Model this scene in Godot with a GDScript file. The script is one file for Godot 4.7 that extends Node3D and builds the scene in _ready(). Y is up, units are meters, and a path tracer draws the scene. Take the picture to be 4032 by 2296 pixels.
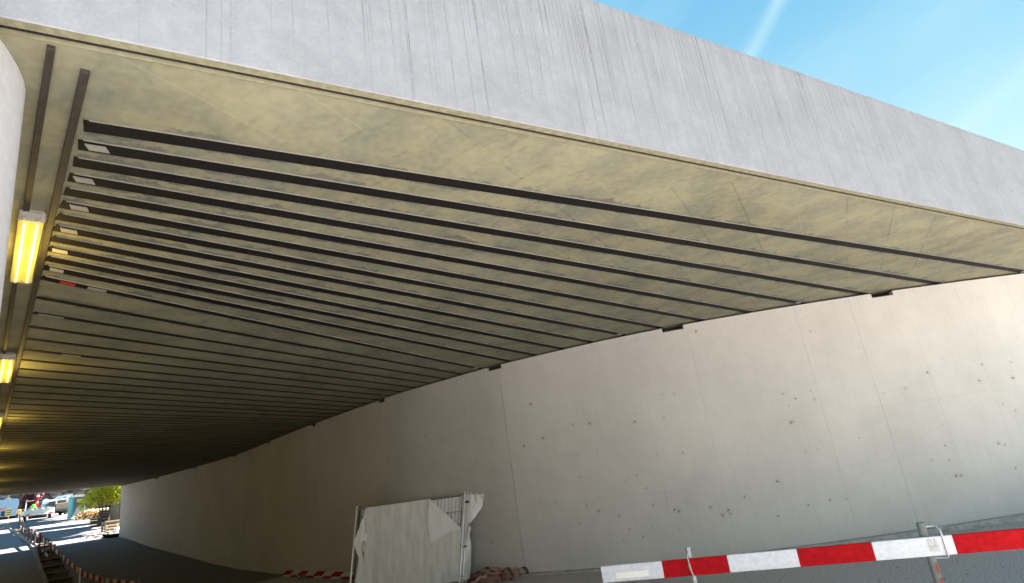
extends Node3D

const CEIL := 3.878
const EYE := 1.638
const SHOWN := 9.5                        # exposure, for the shade; the sky's colours are as they look at it
const AX := Vector2(-0.667, -0.745)      # the direction in which the underpass runs away (x, z)
const SIDE := Vector2(0.745, -0.667)     # across the underpass, towards the right wall
var rng := RandomNumberGenerator.new()
var used := {}
var M := {}
var wall_p := PackedVector2Array()
var wall_s := PackedFloat32Array()

# ------------------------------------------------------------------ helpers
func numbered(called: String) -> String:
	if not used.has(called):
		used[called] = 0
		return called
	used[called] += 1
	return "%s_%03d" % [called, used[called]]

func lin(r: float, g: float, b: float) -> Color:
	return Color(r, g, b).linear_to_srgb()

func tag(o: Node, label: String, category: String, group := "") -> Node:
	o.set_meta("label", label)
	o.set_meta("category", category)
	if group != "":
		o.set_meta("group", group)
	return o

func thing(called: String, label: String, category: String, at := Vector3.ZERO, turn := 0.0, group := "") -> Node3D:
	var o := Node3D.new()
	o.name = numbered(called)
	add_child(o)
	o.position = at
	o.rotation.y = turn
	tag(o, label, category, group)
	return o

func begin() -> SurfaceTool:
	var st := SurfaceTool.new()
	st.begin(Mesh.PRIMITIVE_TRIANGLES)
	st.set_smooth_group(-1)
	return st

func finish(st: SurfaceTool) -> ArrayMesh:
	st.generate_normals()
	return st.commit()

func put(called: String, mesh: Mesh, m: Material, parent: Node = null) -> MeshInstance3D:
	var o := MeshInstance3D.new()
	if parent == null:
		o.name = numbered(called)
		parent = self
	else:
		o.name = called
	o.mesh = mesh
	o.material_override = m
	parent.add_child(o, true)
	return o

func obj(called: String, st: SurfaceTool, m: Material, parent: Node = null) -> MeshInstance3D:
	return put(called, finish(st), m, parent)

func ground_of(called: String, st: SurfaceTool, m: Material) -> MeshInstance3D:
	var o := obj(called, st, m)
	o.set_meta("kind", "structure")
	return o

func tri(st: SurfaceTool, a: Vector3, b: Vector3, c: Vector3, out: Vector3, ua := Vector2.ZERO, ub := Vector2.ZERO, uc := Vector2.ZERO) -> void:
	if (c - a).cross(b - a).dot(out) < 0.0:
		var t := b
		b = c
		c = t
		var u := ub
		ub = uc
		uc = u
	st.set_uv(ua)
	st.add_vertex(a)
	st.set_uv(ub)
	st.add_vertex(b)
	st.set_uv(uc)
	st.add_vertex(c)

func quad(st: SurfaceTool, a: Vector3, b: Vector3, c: Vector3, d: Vector3, out: Vector3, ua := Vector2.ZERO, ub := Vector2.ZERO, uc := Vector2.ZERO, ud := Vector2.ZERO) -> void:
	tri(st, a, b, c, out, ua, ub, uc)
	tri(st, a, c, d, out, ua, uc, ud)

# a box with its edges taken off by `bev`, in its own axes
func box(st: SurfaceTool, c: Vector3, size: Vector3, bev := 0.0, turn := Basis.IDENTITY) -> void:
	var h := size * 0.5
	if bev <= 0.0:
		for k in 3:
			for s in [-1.0, 1.0]:
				var n := Vector3.ZERO
				n[k] = s
				var u := Vector3.ZERO
				u[(k + 1) % 3] = h[(k + 1) % 3]
				var v := Vector3.ZERO
				v[(k + 2) % 3] = h[(k + 2) % 3]
				var m := n * h[k]
				quad(st, c + turn * (m - u - v), c + turn * (m + u - v), c + turn * (m + u + v), c + turn * (m - u + v), turn * n)
		return
	var corner := func(sx: float, sy: float, sz: float, k: int) -> Vector3:
		var p := Vector3(sx * (h.x - bev), sy * (h.y - bev), sz * (h.z - bev))
		p[k] += [sx, sy, sz][k] * bev
		return c + turn * p
	for k in 3:
		for s in [-1.0, 1.0]:
			var n := Vector3.ZERO
			n[k] = s
			var pts := []
			for q in [[-1.0, -1.0], [1.0, -1.0], [1.0, 1.0], [-1.0, 1.0]]:
				var g := [0.0, 0.0, 0.0]
				g[k] = s
				g[(k + 1) % 3] = q[0]
				g[(k + 2) % 3] = q[1]
				pts.append(corner.call(g[0], g[1], g[2], k))
			quad(st, pts[0], pts[1], pts[2], pts[3], turn * n)
	for k in 3:
		var k1 := (k + 1) % 3
		var k2 := (k + 2) % 3
		for s1 in [-1.0, 1.0]:
			for s2 in [-1.0, 1.0]:
				var a := [0.0, 0.0, 0.0]
				a[k1] = s1
				a[k2] = s2
				a[k] = -1.0
				var b := a.duplicate()
				b[k] = 1.0
				var n := Vector3.ZERO
				n[k1] = s1
				n[k2] = s2
				quad(st, corner.call(a[0], a[1], a[2], k1), corner.call(b[0], b[1], b[2], k1), corner.call(b[0], b[1], b[2], k2), corner.call(a[0], a[1], a[2], k2), turn * n)
	for sx in [-1.0, 1.0]:
		for sy in [-1.0, 1.0]:
			for sz in [-1.0, 1.0]:
				tri(st, corner.call(sx, sy, sz, 0), corner.call(sx, sy, sz, 1), corner.call(sx, sy, sz, 2), turn * Vector3(sx, sy, sz))

# a round bar through points
func tube(st: SurfaceTool, pts: Array, r: float, sides := 8, r_end := -1.0, caps := true) -> void:
	var rings := []
	var up := Vector3.UP
	for i in pts.size():
		var d: Vector3 = (pts[mini(i + 1, pts.size() - 1)] - pts[maxi(i - 1, 0)]).normalized()
		if absf(d.dot(up)) > 0.93:
			up = Vector3.RIGHT if absf(d.x) < 0.9 else Vector3.BACK
		var u := d.cross(up).normalized()
		var v := u.cross(d).normalized()
		up = v
		var rr := r if r_end < 0.0 else lerpf(r, r_end, float(i) / (pts.size() - 1))
		var ring := []
		for k in sides:
			var a := TAU * k / sides
			ring.append(pts[i] + (u * cos(a) + v * sin(a)) * rr)
		rings.append(ring)
	st.set_smooth_group(1)
	for i in pts.size() - 1:
		for k in sides:
			var a: Vector3 = rings[i][k]
			var b: Vector3 = rings[i][(k + 1) % sides]
			var c: Vector3 = rings[i + 1][(k + 1) % sides]
			var e: Vector3 = rings[i + 1][k]
			quad(st, a, b, c, e, (a + b + c + e) * 0.25 - (pts[i] + pts[i + 1]) * 0.5, Vector2(float(k) / sides, i), Vector2(float(k + 1) / sides, i), Vector2(float(k + 1) / sides, i + 1), Vector2(float(k) / sides, i + 1))
	st.set_smooth_group(-1)
	if caps:
		for e in [0, pts.size() - 1]:
			var out: Vector3 = pts[0] - pts[1] if e == 0 else pts[e] - pts[e - 1]
			for k in sides:
				tri(st, pts[e], rings[e][k], rings[e][(k + 1) % sides], out)

# an outline in x and y, pushed out along z from z0 to z1
func prism(st: SurfaceTool, poly: PackedVector2Array, z0: float, z1: float, place := Transform3D.IDENTITY) -> void:
	var mid := Vector2.ZERO
	for q in poly:
		mid += q / poly.size()
	var idx := Geometry2D.triangulate_polygon(poly)
	for i in range(0, idx.size(), 3):
		var a := poly[idx[i]]
		var b := poly[idx[i + 1]]
		var c := poly[idx[i + 2]]
		for z in [z0, z1]:
			tri(st, place * Vector3(a.x, a.y, z), place * Vector3(b.x, b.y, z), place * Vector3(c.x, c.y, z), place.basis * Vector3(0, 0, -1 if z == minf(z0, z1) else 1))
	var turns := Geometry2D.is_polygon_clockwise(poly)
	for i in poly.size():
		var a := poly[i]
		var b := poly[(i + 1) % poly.size()]
		var n := Vector2(b.y - a.y, a.x - b.x)
		if turns:
			n = -n
		quad(st, place * Vector3(a.x, a.y, z0), place * Vector3(b.x, b.y, z0), place * Vector3(b.x, b.y, z1), place * Vector3(a.x, a.y, z1), place.basis * Vector3(n.x, n.y, 0))

func noise(freq: float, sd: int, oct := 4) -> FastNoiseLite:
	var n := FastNoiseLite.new()
	n.noise_type = FastNoiseLite.TYPE_SIMPLEX_SMOOTH
	n.seed = sd
	n.frequency = freq
	n.fractal_octaves = oct
	return n

func grain_texture(sd: int, freq: float, strength: float, as_normal: bool, lo := 0.8) -> NoiseTexture2D:
	var t := NoiseTexture2D.new()
	t.width = 512
	t.height = 512
	t.seamless = true
	t.noise = noise(freq, sd, 5)
	if as_normal:
		t.as_normal_map = true
		t.bump_strength = strength
	else:
		var g := Gradient.new()
		g.set_color(0, Color(lo, lo, lo))
		g.set_color(1, Color(1, 1, 1))
		t.color_ramp = g
	return t

func mat(c: Color, rough := 0.8, metal := 0.0) -> StandardMaterial3D:
	var m := StandardMaterial3D.new()
	m.albedo_color = c
	m.roughness = rough
	m.metallic = metal
	m.cull_mode = BaseMaterial3D.CULL_DISABLED
	return m

# a plain colour broken up by grain that lies in the world
func grainy(c: Color, rough: float, tile: float, tex: Texture2D, nrm: Texture2D = null, depth := 1.0) -> StandardMaterial3D:
	var m := mat(c, rough)
	m.uv1_triplanar = true
	m.uv1_world_triplanar = true
	m.uv1_scale = Vector3.ONE / tile
	m.albedo_texture = tex
	if nrm != null:
		m.normal_enabled = true
		m.normal_texture = nrm
		m.normal_scale = depth
	return m

func v3(p: Vector2, y: float) -> Vector3:
	return Vector3(p.x, y, p.y)

# height of the ground: flat by the near mouth, a ramp that climbs through the far one
func gy(p: Vector2) -> float:
	var s := p.dot(AX)
	var a := [[-999.0, 0.0], [20.0, 0.0], [23.4, 0.05], [25.7, 0.27], [29.7, 0.83], [31.2, 1.07], [33.7, 1.6], [37.0, 1.92], [77.0, 4.2], [200.0, 11.0]]
	for i in a.size() - 1:
		if s <= a[i + 1][0]:
			return lerpf(a[i][1], a[i + 1][1], (s - a[i][0]) / (a[i + 1][0] - a[i][0]))
	return 11.0

func on_ground(p: Vector2, up := 0.0) -> Vector3:
	return v3(p, gy(p) + up)

func wall_at(s: float) -> Vector2:
	s = clampf(s, 0.0, wall_s[wall_s.size() - 1] - 0.001)
	var i := wall_s.bsearch(s, false) - 1
	i = clampi(i, 0, wall_s.size() - 2)
	return wall_p[i].lerp(wall_p[i + 1], (s - wall_s[i]) / (wall_s[i + 1] - wall_s[i]))

func wall_out(s: float) -> Vector2:    # towards the road
	var d := (wall_at(s + 0.15) - wall_at(s - 0.15)).normalized()
	return Vector2(-d.y, d.x) if Vector2(-d.y, d.x).dot(Vector2(-0.6, 0.8)) > 0.0 else Vector2(d.y, -d.x)

func trace_wall() -> void:
	var c := [Vector2(20, -12.6), Vector2(16, -11.6), Vector2(12, -10.85), Vector2(9.1, -10.5), Vector2(7.47, -10.38), Vector2(6.1, -10.35), Vector2(4.75, -10.42), Vector2(3.6, -10.56), Vector2(2.54, -10.75), Vector2(1.31, -11.15), Vector2(-0.21, -11.86), Vector2(-0.9, -12.27), Vector2(-2.54, -13.47), Vector2(-3.56, -14.42), Vector2(-6.6, -17.55), Vector2(-9.29, -20.67), Vector2(-11.1, -22.6), Vector2(-15.2, -26.0), Vector2(-19.04, -28.66), Vector2(-20.5, -29.6)]
	var at := 0.0
	for i in range(1, c.size() - 2):
		for k in 12:
			var q: Vector2 = c[i].cubic_interpolate(c[i + 1], c[i - 1], c[i + 2], k / 12.0)
			if wall_p.size():
				at += q.distance_to(wall_p[wall_p.size() - 1])
			wall_p.append(q)
			wall_s.append(at)
	wall_p.append(c[c.size() - 2])
	wall_s.append(at + wall_p[wall_p.size() - 1].distance_to(wall_p[wall_p.size() - 2]))

# ------------------------------------------------------------------ textures
func noise_bytes(w: int, h: int, freq: float, sd: int, oct := 4) -> PackedByteArray:
	var im := noise(freq, sd, oct).get_image(w, h, false, false, true)
	im.convert(Image.FORMAT_L8)
	return im.get_data()

func s8(x: float) -> int:    # linear to an sRGB byte
	return clampi(int(255.0 * (pow(clampf(x, 0.0, 1.0), 1.0 / 2.4) * 1.055 - 0.055)), 0, 255)

func tex_of(w: int, h: int, data: PackedByteArray) -> ImageTexture:
	return ImageTexture.create_from_image(Image.create_from_data(w, h, false, Image.FORMAT_RGB8, data))

const SO := Vector2(-6.0, -14.0)    # corner and size of the soffit texture in the plan
const SS := Vector2(14.0, 12.0)
func soffit_texture(beams: Array) -> ImageTexture:
	var w := 1260
	var h := 1080
	var big := noise_bytes(w, h, 0.006, 11, 5)
	var mid := noise_bytes(w, h, 0.022, 12, 4)
	var fine := noise_bytes(w, h, 0.12, 13, 3)
	var brush := noise(1.0, 14, 3)
	var d := PackedByteArray()
	d.resize(w * h * 3)
	var lut := PackedByteArray()
	lut.resize(1024)
	for i in 1024:
		lut[i] = s8(i / 1023.0)
	var lines := PackedFloat32Array()
	for k in 120:
		lines.append(rng.randf())
	for y in h:
		var pz := SO.y + SS.y * y / h
		for x in w:
			var px := SO.x + SS.x * x / w
			var i := y * w + x
			var v := 1.0 + (big[i] - 128) * 0.0016 + (mid[i] - 128) * 0.0010 + (fine[i] - 128) * 0.0009
			# pale lime bloom and darker damp, with fairly crisp edges
			v += clampf((mid[i] + fine[i] * 0.35 - 186.0) / 14.0, 0.0, 1.0) * 0.03
			v -= clampf((150.0 - mid[i] - fine[i] * 0.3) / 18.0, 0.0, 1.0) * 0.025
			# marks of the screed, long in one direction
			var b := brush.get_noise_2d((px * 0.8 + pz * 0.6) * 2.0, (px * 0.6 - pz * 0.8) * 8.0)
			if b > 0.28:
				v -= (b - 0.28) * 0.42
			# seams between the formwork boards
			var c := (px * 0.8996 + pz * 0.4368 + 0.322) / 0.467 + 40.0
			var n := int(c + 0.5)
			var off := absf(c - n) * 0.467
			if off < 0.011:
				var s := lines[n % 120]
				var on := mid[(i * 7 + n * 911) % (w * h)] * 0.0 + big[(y * w + (n * 37) % w)]
				if s < 0.72 and on > 90:
					v += -0.30 * (1.0 - off / 0.011) if s < 0.5 else 0.20 * (1.0 - off / 0.011)
			var warm := (mid[i] - 128) * 0.0004
			var k := i * 3
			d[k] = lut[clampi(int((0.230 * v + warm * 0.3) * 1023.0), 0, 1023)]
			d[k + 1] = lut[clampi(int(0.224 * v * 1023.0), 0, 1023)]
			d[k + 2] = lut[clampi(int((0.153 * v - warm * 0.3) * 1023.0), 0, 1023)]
	# cement left along the edges of the beams
	var smear := noise(1.0, 15, 4)
	for n in 14:
		var a: Vector2 = beams[n][0]
		var e: Vector2 = beams[n][1]
		var dir := (e - a).normalized()
		var nor := Vector2(dir.y, -dir.x)
		if nor.y < 0.0:
			nor = -nor
		var steps := int(a.distance_to(e) / 0.009)
		for side in [0, 1]:
			for s in steps:
				var t := s * 0.009
				var wd := (smear.get_noise_2d(t * 1.6, n * 9.0 + side * 4.0) + 0.10) * 0.12 + smear.get_noise_2d(t * 9.0, n * 7.0 + side * 3.0) * 0.05
				if side == 1:
					wd *= 0.7
				var q := 0.0
				while q < wd:
					var p: Vector2 = a + dir * t + nor * (q + 0.005 if side == 0 else -beams[n][2] - q - 0.005)
					var ix := int((p.x - SO.x) / SS.x * w)
					var iy := int((p.y - SO.y) / SS.y * h)
					if ix >= 0 and iy >= 0 and ix < w and iy < h:
						var k := (iy * w + ix) * 3
						var f := 0.2 + 0.42 * clampf(smear.get_noise_2d(p.x * 7.0, p.y * 7.0) + 0.5, 0.0, 1.0)
						d[k] = int(lerpf(d[k], 84, f))
						d[k + 1] = int(lerpf(d[k + 1], 86, f))
						d[k + 2] = int(lerpf(d[k + 2], 84, f))
					q += 0.009
	return tex_of(w, h, d)

func spot(d: PackedByteArray, w: int, h: int, cx: float, cy: float, r: float, c: Color, strength: float, sd: int) -> void:
	var n := noise(0.35, sd, 3)
	for y in range(maxi(0, int(cy - r * 2.0)), mini(h, int(cy + r * 2.0) + 1)):
		for x in range(maxi(0, int(cx - r * 2.0)), mini(w, int(cx + r * 2.0) + 1)):
			var q := Vector2(x - cx, y - cy).length() / r + n.get_noise_2d(x, y) * 0.9
			var f := clampf(1.2 - q, 0.0, 1.0) * strength
			var k := (y * w + x) * 3
			d[k] = int(lerpf(d[k], c.r8, f))
			d[k + 1] = int(lerpf(d[k + 1], c.g8, f))
			d[k + 2] = int(lerpf(d[k + 2], c.b8, f))

func wall_texture() -> ImageTexture:
	var w := 2048
	var h := 342
	var big := noise_bytes(w, h, 0.005, 21, 5)
	var mid := noise_bytes(w, h, 0.03, 22, 4)
	var fine := noise_bytes(w, h, 0.2, 23, 3)
	var run := noise(1.0, 24, 3)
	var d := PackedByteArray()
	d.resize(w * h * 3)
	var lut := PackedByteArray()
	lut.resize(1024)
	for i in 1024:
		lut[i] = s8(i / 1023.0)
	# joints between the formwork panels: some dark, some pale, most of them broken
	var joint := PackedFloat32Array()
	joint.resize(w)
	for k in 27:
		var jx := int((0.17 + 0.927 * k) / 24.0 * w)
		if jx < w - 1:
			var deep := 0.42 if k == 18 else (rng.randf_range(0.04, 0.15) if k % 3 != 1 else -0.08)
			joint[jx] = deep
			if k == 18:
				joint[jx + 1] = 0.2
	var panel := PackedFloat32Array()
	for k in 40 * 3:
		panel.append(rng.randf_range(-0.022, 0.022))
	for y in h:
		var up := 4.0 * (1.0 - float(y) / h)
		var tier := 0 if up < 1.14 else (1 if up < 1.98 else 2)
		for x in w:
			var i := y * w + x
			var arc := 24.0 * x / w
			var v := 1.0 + (big[i] - 128) * 0.0006 + (mid[i] - 128) * 0.0003 + (fine[i] - 128) * 0.0003
			v += panel[int((arc + 0.3) / 0.927) * 3 + tier]
			v += minf(0.0, run.get_noise_2d(arc * 9.0, up * 0.6) + 0.12) * 0.05
			if joint[x] != 0.0:
				v -= joint[x] * clampf(0.35 + (big[(i * 3 + x * 57) % (w * h)] - 110) * 0.02, 0.15, 1.0)
			if absf(up - 1.13) < 0.008 or absf(up - 1.97) < 0.007:
				v -= 0.022 + 0.03 * (mid[i] - 100) / 128.0
			var k := i * 3
			d[k] = lut[clampi(int(0.515 * v * 1023.0), 0, 1023)]
			d[k + 1] = lut[clampi(int(0.505 * v * 1023.0), 0, 1023)]
			d[k + 2] = lut[clampi(int(0.482 * v * 1023.0), 0, 1023)]
	var marks := [[15.27, 0.94], [14.92, 0.82], [14.31, 0.92], [13.98, 0.82], [13.91, 0.78], [13.40, 0.79], [13.24, 0.64], [13.14, 0.71], [13.11, 0.65], [12.41, 0.53], [14.78, 0.59], [14.58, 0.46], [11.91, 0.63], [11.57, 0.66], [11.32, 0.65], [12.28, 1.05], [12.84, 0.88], [9.58, 1.23], [9.59, 1.00], [9.57, 0.76], [9.49, 0.75], [8.60, 0.74], [8.73, 1.15], [11.84, 1.92], [11.67, 2.29], [11.85, 2.40], [8.53, 2.40], [8.67, 2.15], [8.10, 2.12], [9.47, 2.40], [16.53, 2.23], [15.48, 2.46], [15.16, 2.43], [16.11, 2.31], [16.27, 2.97], [13.0, 3.69], [11.14, 3.36], [14.35, 2.32]]
	for k in marks.size():
		var q: Array = marks[k]
		var r := rng.randf_range(1.6, 3.6)
		spot(d, w, h, q[0] / 24.0 * w, (1.0 - q[1] / 4.0) * h, r * 1.3, Color8(160, 150, 142), 0.4, 300 + k)
		spot(d, w, h, q[0] / 24.0 * w, (1.0 - q[1] / 4.0) * h, r * 0.5, Color8(84, 70, 64), 0.75, 400 + k)
	for k in 90:
		var a := rng.randf_range(6.0, 24.0)
		var up := rng.randf_range(0.4, 2.8)
		spot(d, w, h, a / 24.0 * w, (1.0 - up / 4.0) * h, rng.randf_range(1.0, 2.8), Color8(128, 118, 108), rng.randf_range(0.15, 0.55), 500 + k)
	return tex_of(w, h, d)

func fascia_texture() -> ImageTexture:
	var w := 2048
	var h := 200
	var big := noise_bytes(w, h, 0.012, 31, 5)
	var mid := noise_bytes(w, h, 0.05, 32, 4)
	var fine := noise_bytes(w, h, 0.25, 33, 2)
	var d := PackedByteArray()
	d.resize(w * h * 3)
	var lut := PackedByteArray()
	lut.resize(1024)
	for i in 1024:
		lut[i] = s8(i / 1023.0)
	# runs of rain water: how dark each column is, and how far down it goes
	var dark := PackedFloat32Array()
	dark.resize(w)
	var reach := PackedFloat32Array()
	reach.resize(w)
	for k in 400:
		var x := int(clampf(rng.randfn(0.36, 0.19), 0.02, 0.98) * w)
		dark[x] = maxf(dark[x], rng.randf_range(0.08, 0.40) * (1.5 if rng.randf() < 0.12 else 1.0))
		reach[x] = rng.randf_range(0.35, 1.25)
	var soft := noise(1.0, 34, 3)
	for y in h:
		var up := 1.0 - float(y) / h
		for x in w:
			var i := y * w + x
			var v := 1.0 + (big[i] - 128) * 0.0006 + (mid[i] - 128) * 0.0004 + (fine[i] - 128) * 0.0005
			v += clampf((mid[i] + fine[i] * 0.3 - 178.0) / 10.0, 0.0, 1.0) * 0.022
			v += minf(0.0, soft.get_noise_2d(x * 0.035, y * 0.004)) * 0.07 * clampf(1.3 - absf(float(x) / w - 0.36) * 2.2, 0.2, 1.0)
			var dn := 1.0 - up
			if dark[x] > 0.0 and dn < reach[x]:
				v -= dark[x] * clampf((reach[x] - dn) * 3.0, 0.0, 1.0) * clampf(0.5 + (mid[i] - 100) * 0.006, 0.15, 1.0)
			if up > 0.955:
				v -= 0.05
			if x > 900:
				var ln := 0.36 + 0.00004 * (x - 900)
				if absf(up - ln) < 0.006:
					v -= 0.06 * clampf((x - 900) / 400.0, 0.0, 1.0)
				elif up < ln:
					v += 0.018
			var k := i * 3
			d[k] = lut[clampi(int(0.238 * v * 1023.0), 0, 1023)]
			d[k + 1] = lut[clampi(int(0.247 * v * 1023.0), 0, 1023)]
			d[k + 2] = lut[clampi(int(0.270 * v * 1023.0), 0, 1023)]
	for k in 26:
		spot(d, w, h, rng.randf() * w, rng.randf() * h, rng.randf_range(1.0, 2.2), Color8(120, 118, 116), 0.7, 700 + k)
	return tex_of(w, h, d)

func sky_image() -> Image:
	var w := 1280
	var h := 640
	var im := Image.create(w, h, false, Image.FORMAT_RGBF)
	var wisps := noise(1.0, 41, 5)
	# two old vapour trails: the planes that hold them, and how wide they are
	var trails := []
	for q in [[30.8, 35.0, 26.5, 31.5, 0.013, 0.55], [46.0, 22.6, 39.0, 20.0, 0.024, 0.6], [38.0, 30.0, 30.0, 27.0, 0.05, 0.16]]:
		trails.append([(toward(q[0], q[1]).cross(toward(q[2], q[3]))).normalized(), q[4], q[5], toward((q[0] + q[2]) * 0.5, (q[1] + q[3]) * 0.5)])
	for y in h:
		var el := 90.0 - 180.0 * (y + 0.5) / h
		var low := el <= 0.0
		for x in w:
			if low:
				im.set_pixel(x, y, Color(0.7 / SHOWN, 0.7 / SHOWN, 0.7 / SHOWN))
				continue
			# column 0 looks along -z, a quarter of the way along it looks along +x
			var az := (float(x) + 0.5) / w * 360.0
			var dir := toward(az, el)
			var t := clampf(el / 90.0, 0.0, 1.0)
			var c := Color(0.07, 0.34, 0.76)
			c = c.lerp(Color(0.19, 0.64, 0.95), clampf(exp(-pow(maxf(el, 0.0) / 44.0, 2.0)) * 1.15, 0.0, 1.0))
			c = c.lerp(Color(0.80, 1.10, 1.10), clampf(exp(-pow(el / 26.0, 1.8)) * 0.95, 0.0, 1.0))
			c = c.lerp(Color(1.65, 1.68, 1.66), clampf(exp(-pow(el / 11.0, 1.5)), 0.0, 1.0))
			var n := wisps.get_noise_3d(dir.x * 2.2 + dir.y * 1.4, dir.y * 6.0 - dir.x * 2.4, dir.z * 2.2) * 0.5 + 0.5
			c = c.lerp(Color(0.62, 0.95, 1.02), clampf((n - 0.46) * 1.1, 0.0, 1.0) * clampf(1.25 - t, 0.2, 1.0))
			for q in trails:
				var off := absf(dir.dot(q[0]))
				if off < q[1] * 2.0 and dir.dot(q[3]) > 0.6:
					var f: float = exp(-pow(off / q[1], 2.0) * 2.2) * q[2] * (0.75 + 0.5 * wisps.get_noise_3d(dir.x * 9.0, dir.y * 9.0, dir.z * 9.0))
					c = c.lerp(Color(0.70, 1.0, 1.05), clampf(f, 0.0, 1.0))
			im.set_pixel(x, y, Color(c.r / SHOWN, c.g / SHOWN, c.b / SHOWN))
	return im

func toward(az: float, el: float) -> Vector3:    # degrees to the right of -z, degrees up
	return Vector3(sin(deg_to_rad(az)) * cos(deg_to_rad(el)), sin(deg_to_rad(el)), -cos(deg_to_rad(az)) * cos(deg_to_rad(el)))

func materials() -> void:
	var soft := grain_texture(51, 0.02, 1.0, false, 0.72)
	var gritty := grain_texture(52, 0.09, 1.0, false, 0.55)
	var grit_n := grain_texture(53, 0.12, 3.0, true)
	var soft_n := grain_texture(54, 0.035, 3.0, true)
	M.soft_n = soft_n
	M.grit_n = grit_n
	M.concrete = grainy(lin(0.52, 0.50, 0.47), 0.9, 1.6, soft, grit_n, 0.35)
	M.dim_concrete = grainy(lin(0.30, 0.28, 0.26), 0.95, 1.1, gritty, grit_n, 0.8)
	M.left_concrete = grainy(lin(0.55, 0.565, 0.60), 0.9, 1.2, grain_texture(60, 0.03, 1.0, false, 0.92), grit_n, 0.08)
	M.asphalt = grainy(lin(0.70, 0.662, 0.655), 0.93, 1.3, gritty, grit_n, 1.0)
	M.dark_asphalt = grainy(lin(0.27, 0.265, 0.29), 0.9, 1.3, gritty, grit_n, 1.0)
	M.shaded_soil = grainy(lin(0.05, 0.042, 0.034), 1.0, 0.9, gritty, grit_n, 1.0)
	M.earth = grainy(lin(0.17, 0.14, 0.085), 1.0, 1.3, gritty, grit_n, 1.0)
	M.rubble = grainy(lin(0.40, 0.36, 0.31), 1.0, 0.5, gritty, grit_n, 1.0)
	M.rock = grainy(lin(0.16, 0.145, 0.135), 1.0, 1.9, gritty, grit_n, 1.0)
	M.steel_beam = grainy(lin(0.013, 0.0115, 0.0115), 0.75, 0.7, soft)
	M.steel_beam.metallic_specular = 0.3
	M.flange_edge = mat(lin(0.19, 0.185, 0.17), 0.8)
	M.rail_steel = grainy(lin(0.05, 0.043, 0.036), 0.7, 0.6, soft)
	M.plate = grainy(lin(0.46, 0.455, 0.42), 0.6, 0.1, soft)
	M.red_plate = mat(lin(0.5, 0.02, 0.02), 0.5)
	M.red = grainy(lin(0.48, 0.003, 0.008), 0.7, 0.8, soft)
	M.red.metallic_specular = 0.25
	M.white = grainy(lin(0.69, 0.705, 0.76), 0.6, 0.8, grain_texture(55, 0.03, 1.0, false, 0.86))
	M.cream = mat(lin(0.80, 0.78, 0.72), 0.45)
	M.galv = grainy(lin(0.45, 0.46, 0.46), 0.42, 0.5, soft)
	M.galv.metallic = 0.55
	M.bright_galv = mat(lin(0.68, 0.69, 0.68), 0.3, 0.7)
	M.dark_steel = mat(lin(0.10, 0.10, 0.10), 0.5, 0.4)
	M.post_green = grainy(lin(0.20, 0.24, 0.22), 0.6, 0.12, gritty)
	M.wire = mat(lin(0.52, 0.51, 0.53), 0.45, 0.5)
	M.rusty_wire = grainy(lin(0.55, 0.34, 0.24), 0.8, 0.06, gritty)
	M.paint_mark = grainy(lin(0.42, 0.045, 0.035), 0.75, 0.05, gritty)
	M.sheet = grainy(lin(0.86, 0.86, 0.84), 0.7, 1.3, grain_texture(56, 0.012, 1.0, false, 0.87), soft_n, 0.25)
	M.sheet.uv1_scale = Vector3(1.6, 0.28, 1.6)
	M.sheet.transparency = BaseMaterial3D.TRANSPARENCY_ALPHA
	M.sheet.albedo_color.a = 0.86
	M.sheet.backlight_enabled = true
	M.sheet.backlight = Color(0.25, 0.25, 0.24)
	M.sheet_back = grainy(lin(0.97, 0.97, 0.97), 0.65, 0.6, grain_texture(57, 0.05, 1.0, false, 0.8), soft_n, 0.3)
	M.sheet_back.backlight_enabled = true
	M.sheet_back.backlight = Color(0.3, 0.3, 0.3)
	M.strap = grainy(lin(0.30, 0.17, 0.125), 0.9, 0.12, gritty)
	M.strap_pink = grainy(lin(0.80, 0.46, 0.38), 0.9, 0.12, soft)
	M.black = mat(lin(0.018, 0.018, 0.02), 0.6)
	M.rubber = mat(lin(0.02, 0.02, 0.02), 0.85)
	M.lamp_tray = mat(lin(0.36, 0.35, 0.31), 0.5)
	M.lamp_glow = mat(lin(0.85, 0.70, 0.20), 0.35)
	M.lamp_glow.emission_enabled = true
	M.lamp_glow.emission = Color(1.0, 0.86, 0.30)
	M.lamp_glow.emission_energy_multiplier = 0.038
	M.lamp_tube = mat(lin(0.9, 0.85, 0.6), 0.3)
	M.lamp_tube.emission_enabled = true
	M.lamp_tube.emission = Color(1.0, 0.95, 0.66)
	M.lamp_tube.emission_energy_multiplier = 0.14
	M.teal = mat(lin(0.015, 0.36, 0.42), 0.4)
	M.door_grey = mat(lin(0.085, 0.105, 0.12), 0.5)
	M.white_paint = mat(lin(0.78, 0.78, 0.78), 0.45)
	M.pale_blue = mat(lin(0.22, 0.38, 0.54), 0.4)
	M.light_blue = mat(lin(0.40, 0.58, 0.74), 0.4)
	M.alu = mat(lin(0.62, 0.66, 0.65), 0.4, 0.35)
	M.tail = mat(lin(0.45, 0.03, 0.03), 0.3)
	M.yellow = mat(lin(0.78, 0.58, 0.12), 0.5)
	M.amber = mat(lin(0.85, 0.42, 0.02), 0.35)
	M.hivis = mat(lin(0.28, 0.78, 0.14), 0.7)
	M.navy = mat(lin(0.03, 0.035, 0.06), 0.8)
	M.skin = mat(lin(0.45, 0.27, 0.19), 0.6)
	M.brown_box = mat(lin(0.13, 0.115, 0.10), 0.7)
	M.glass_dark = mat(lin(0.03, 0.035, 0.045), 0.1)
	M.wood = grainy(lin(0.34, 0.29, 0.25), 0.9, 0.5, gritty)
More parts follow.
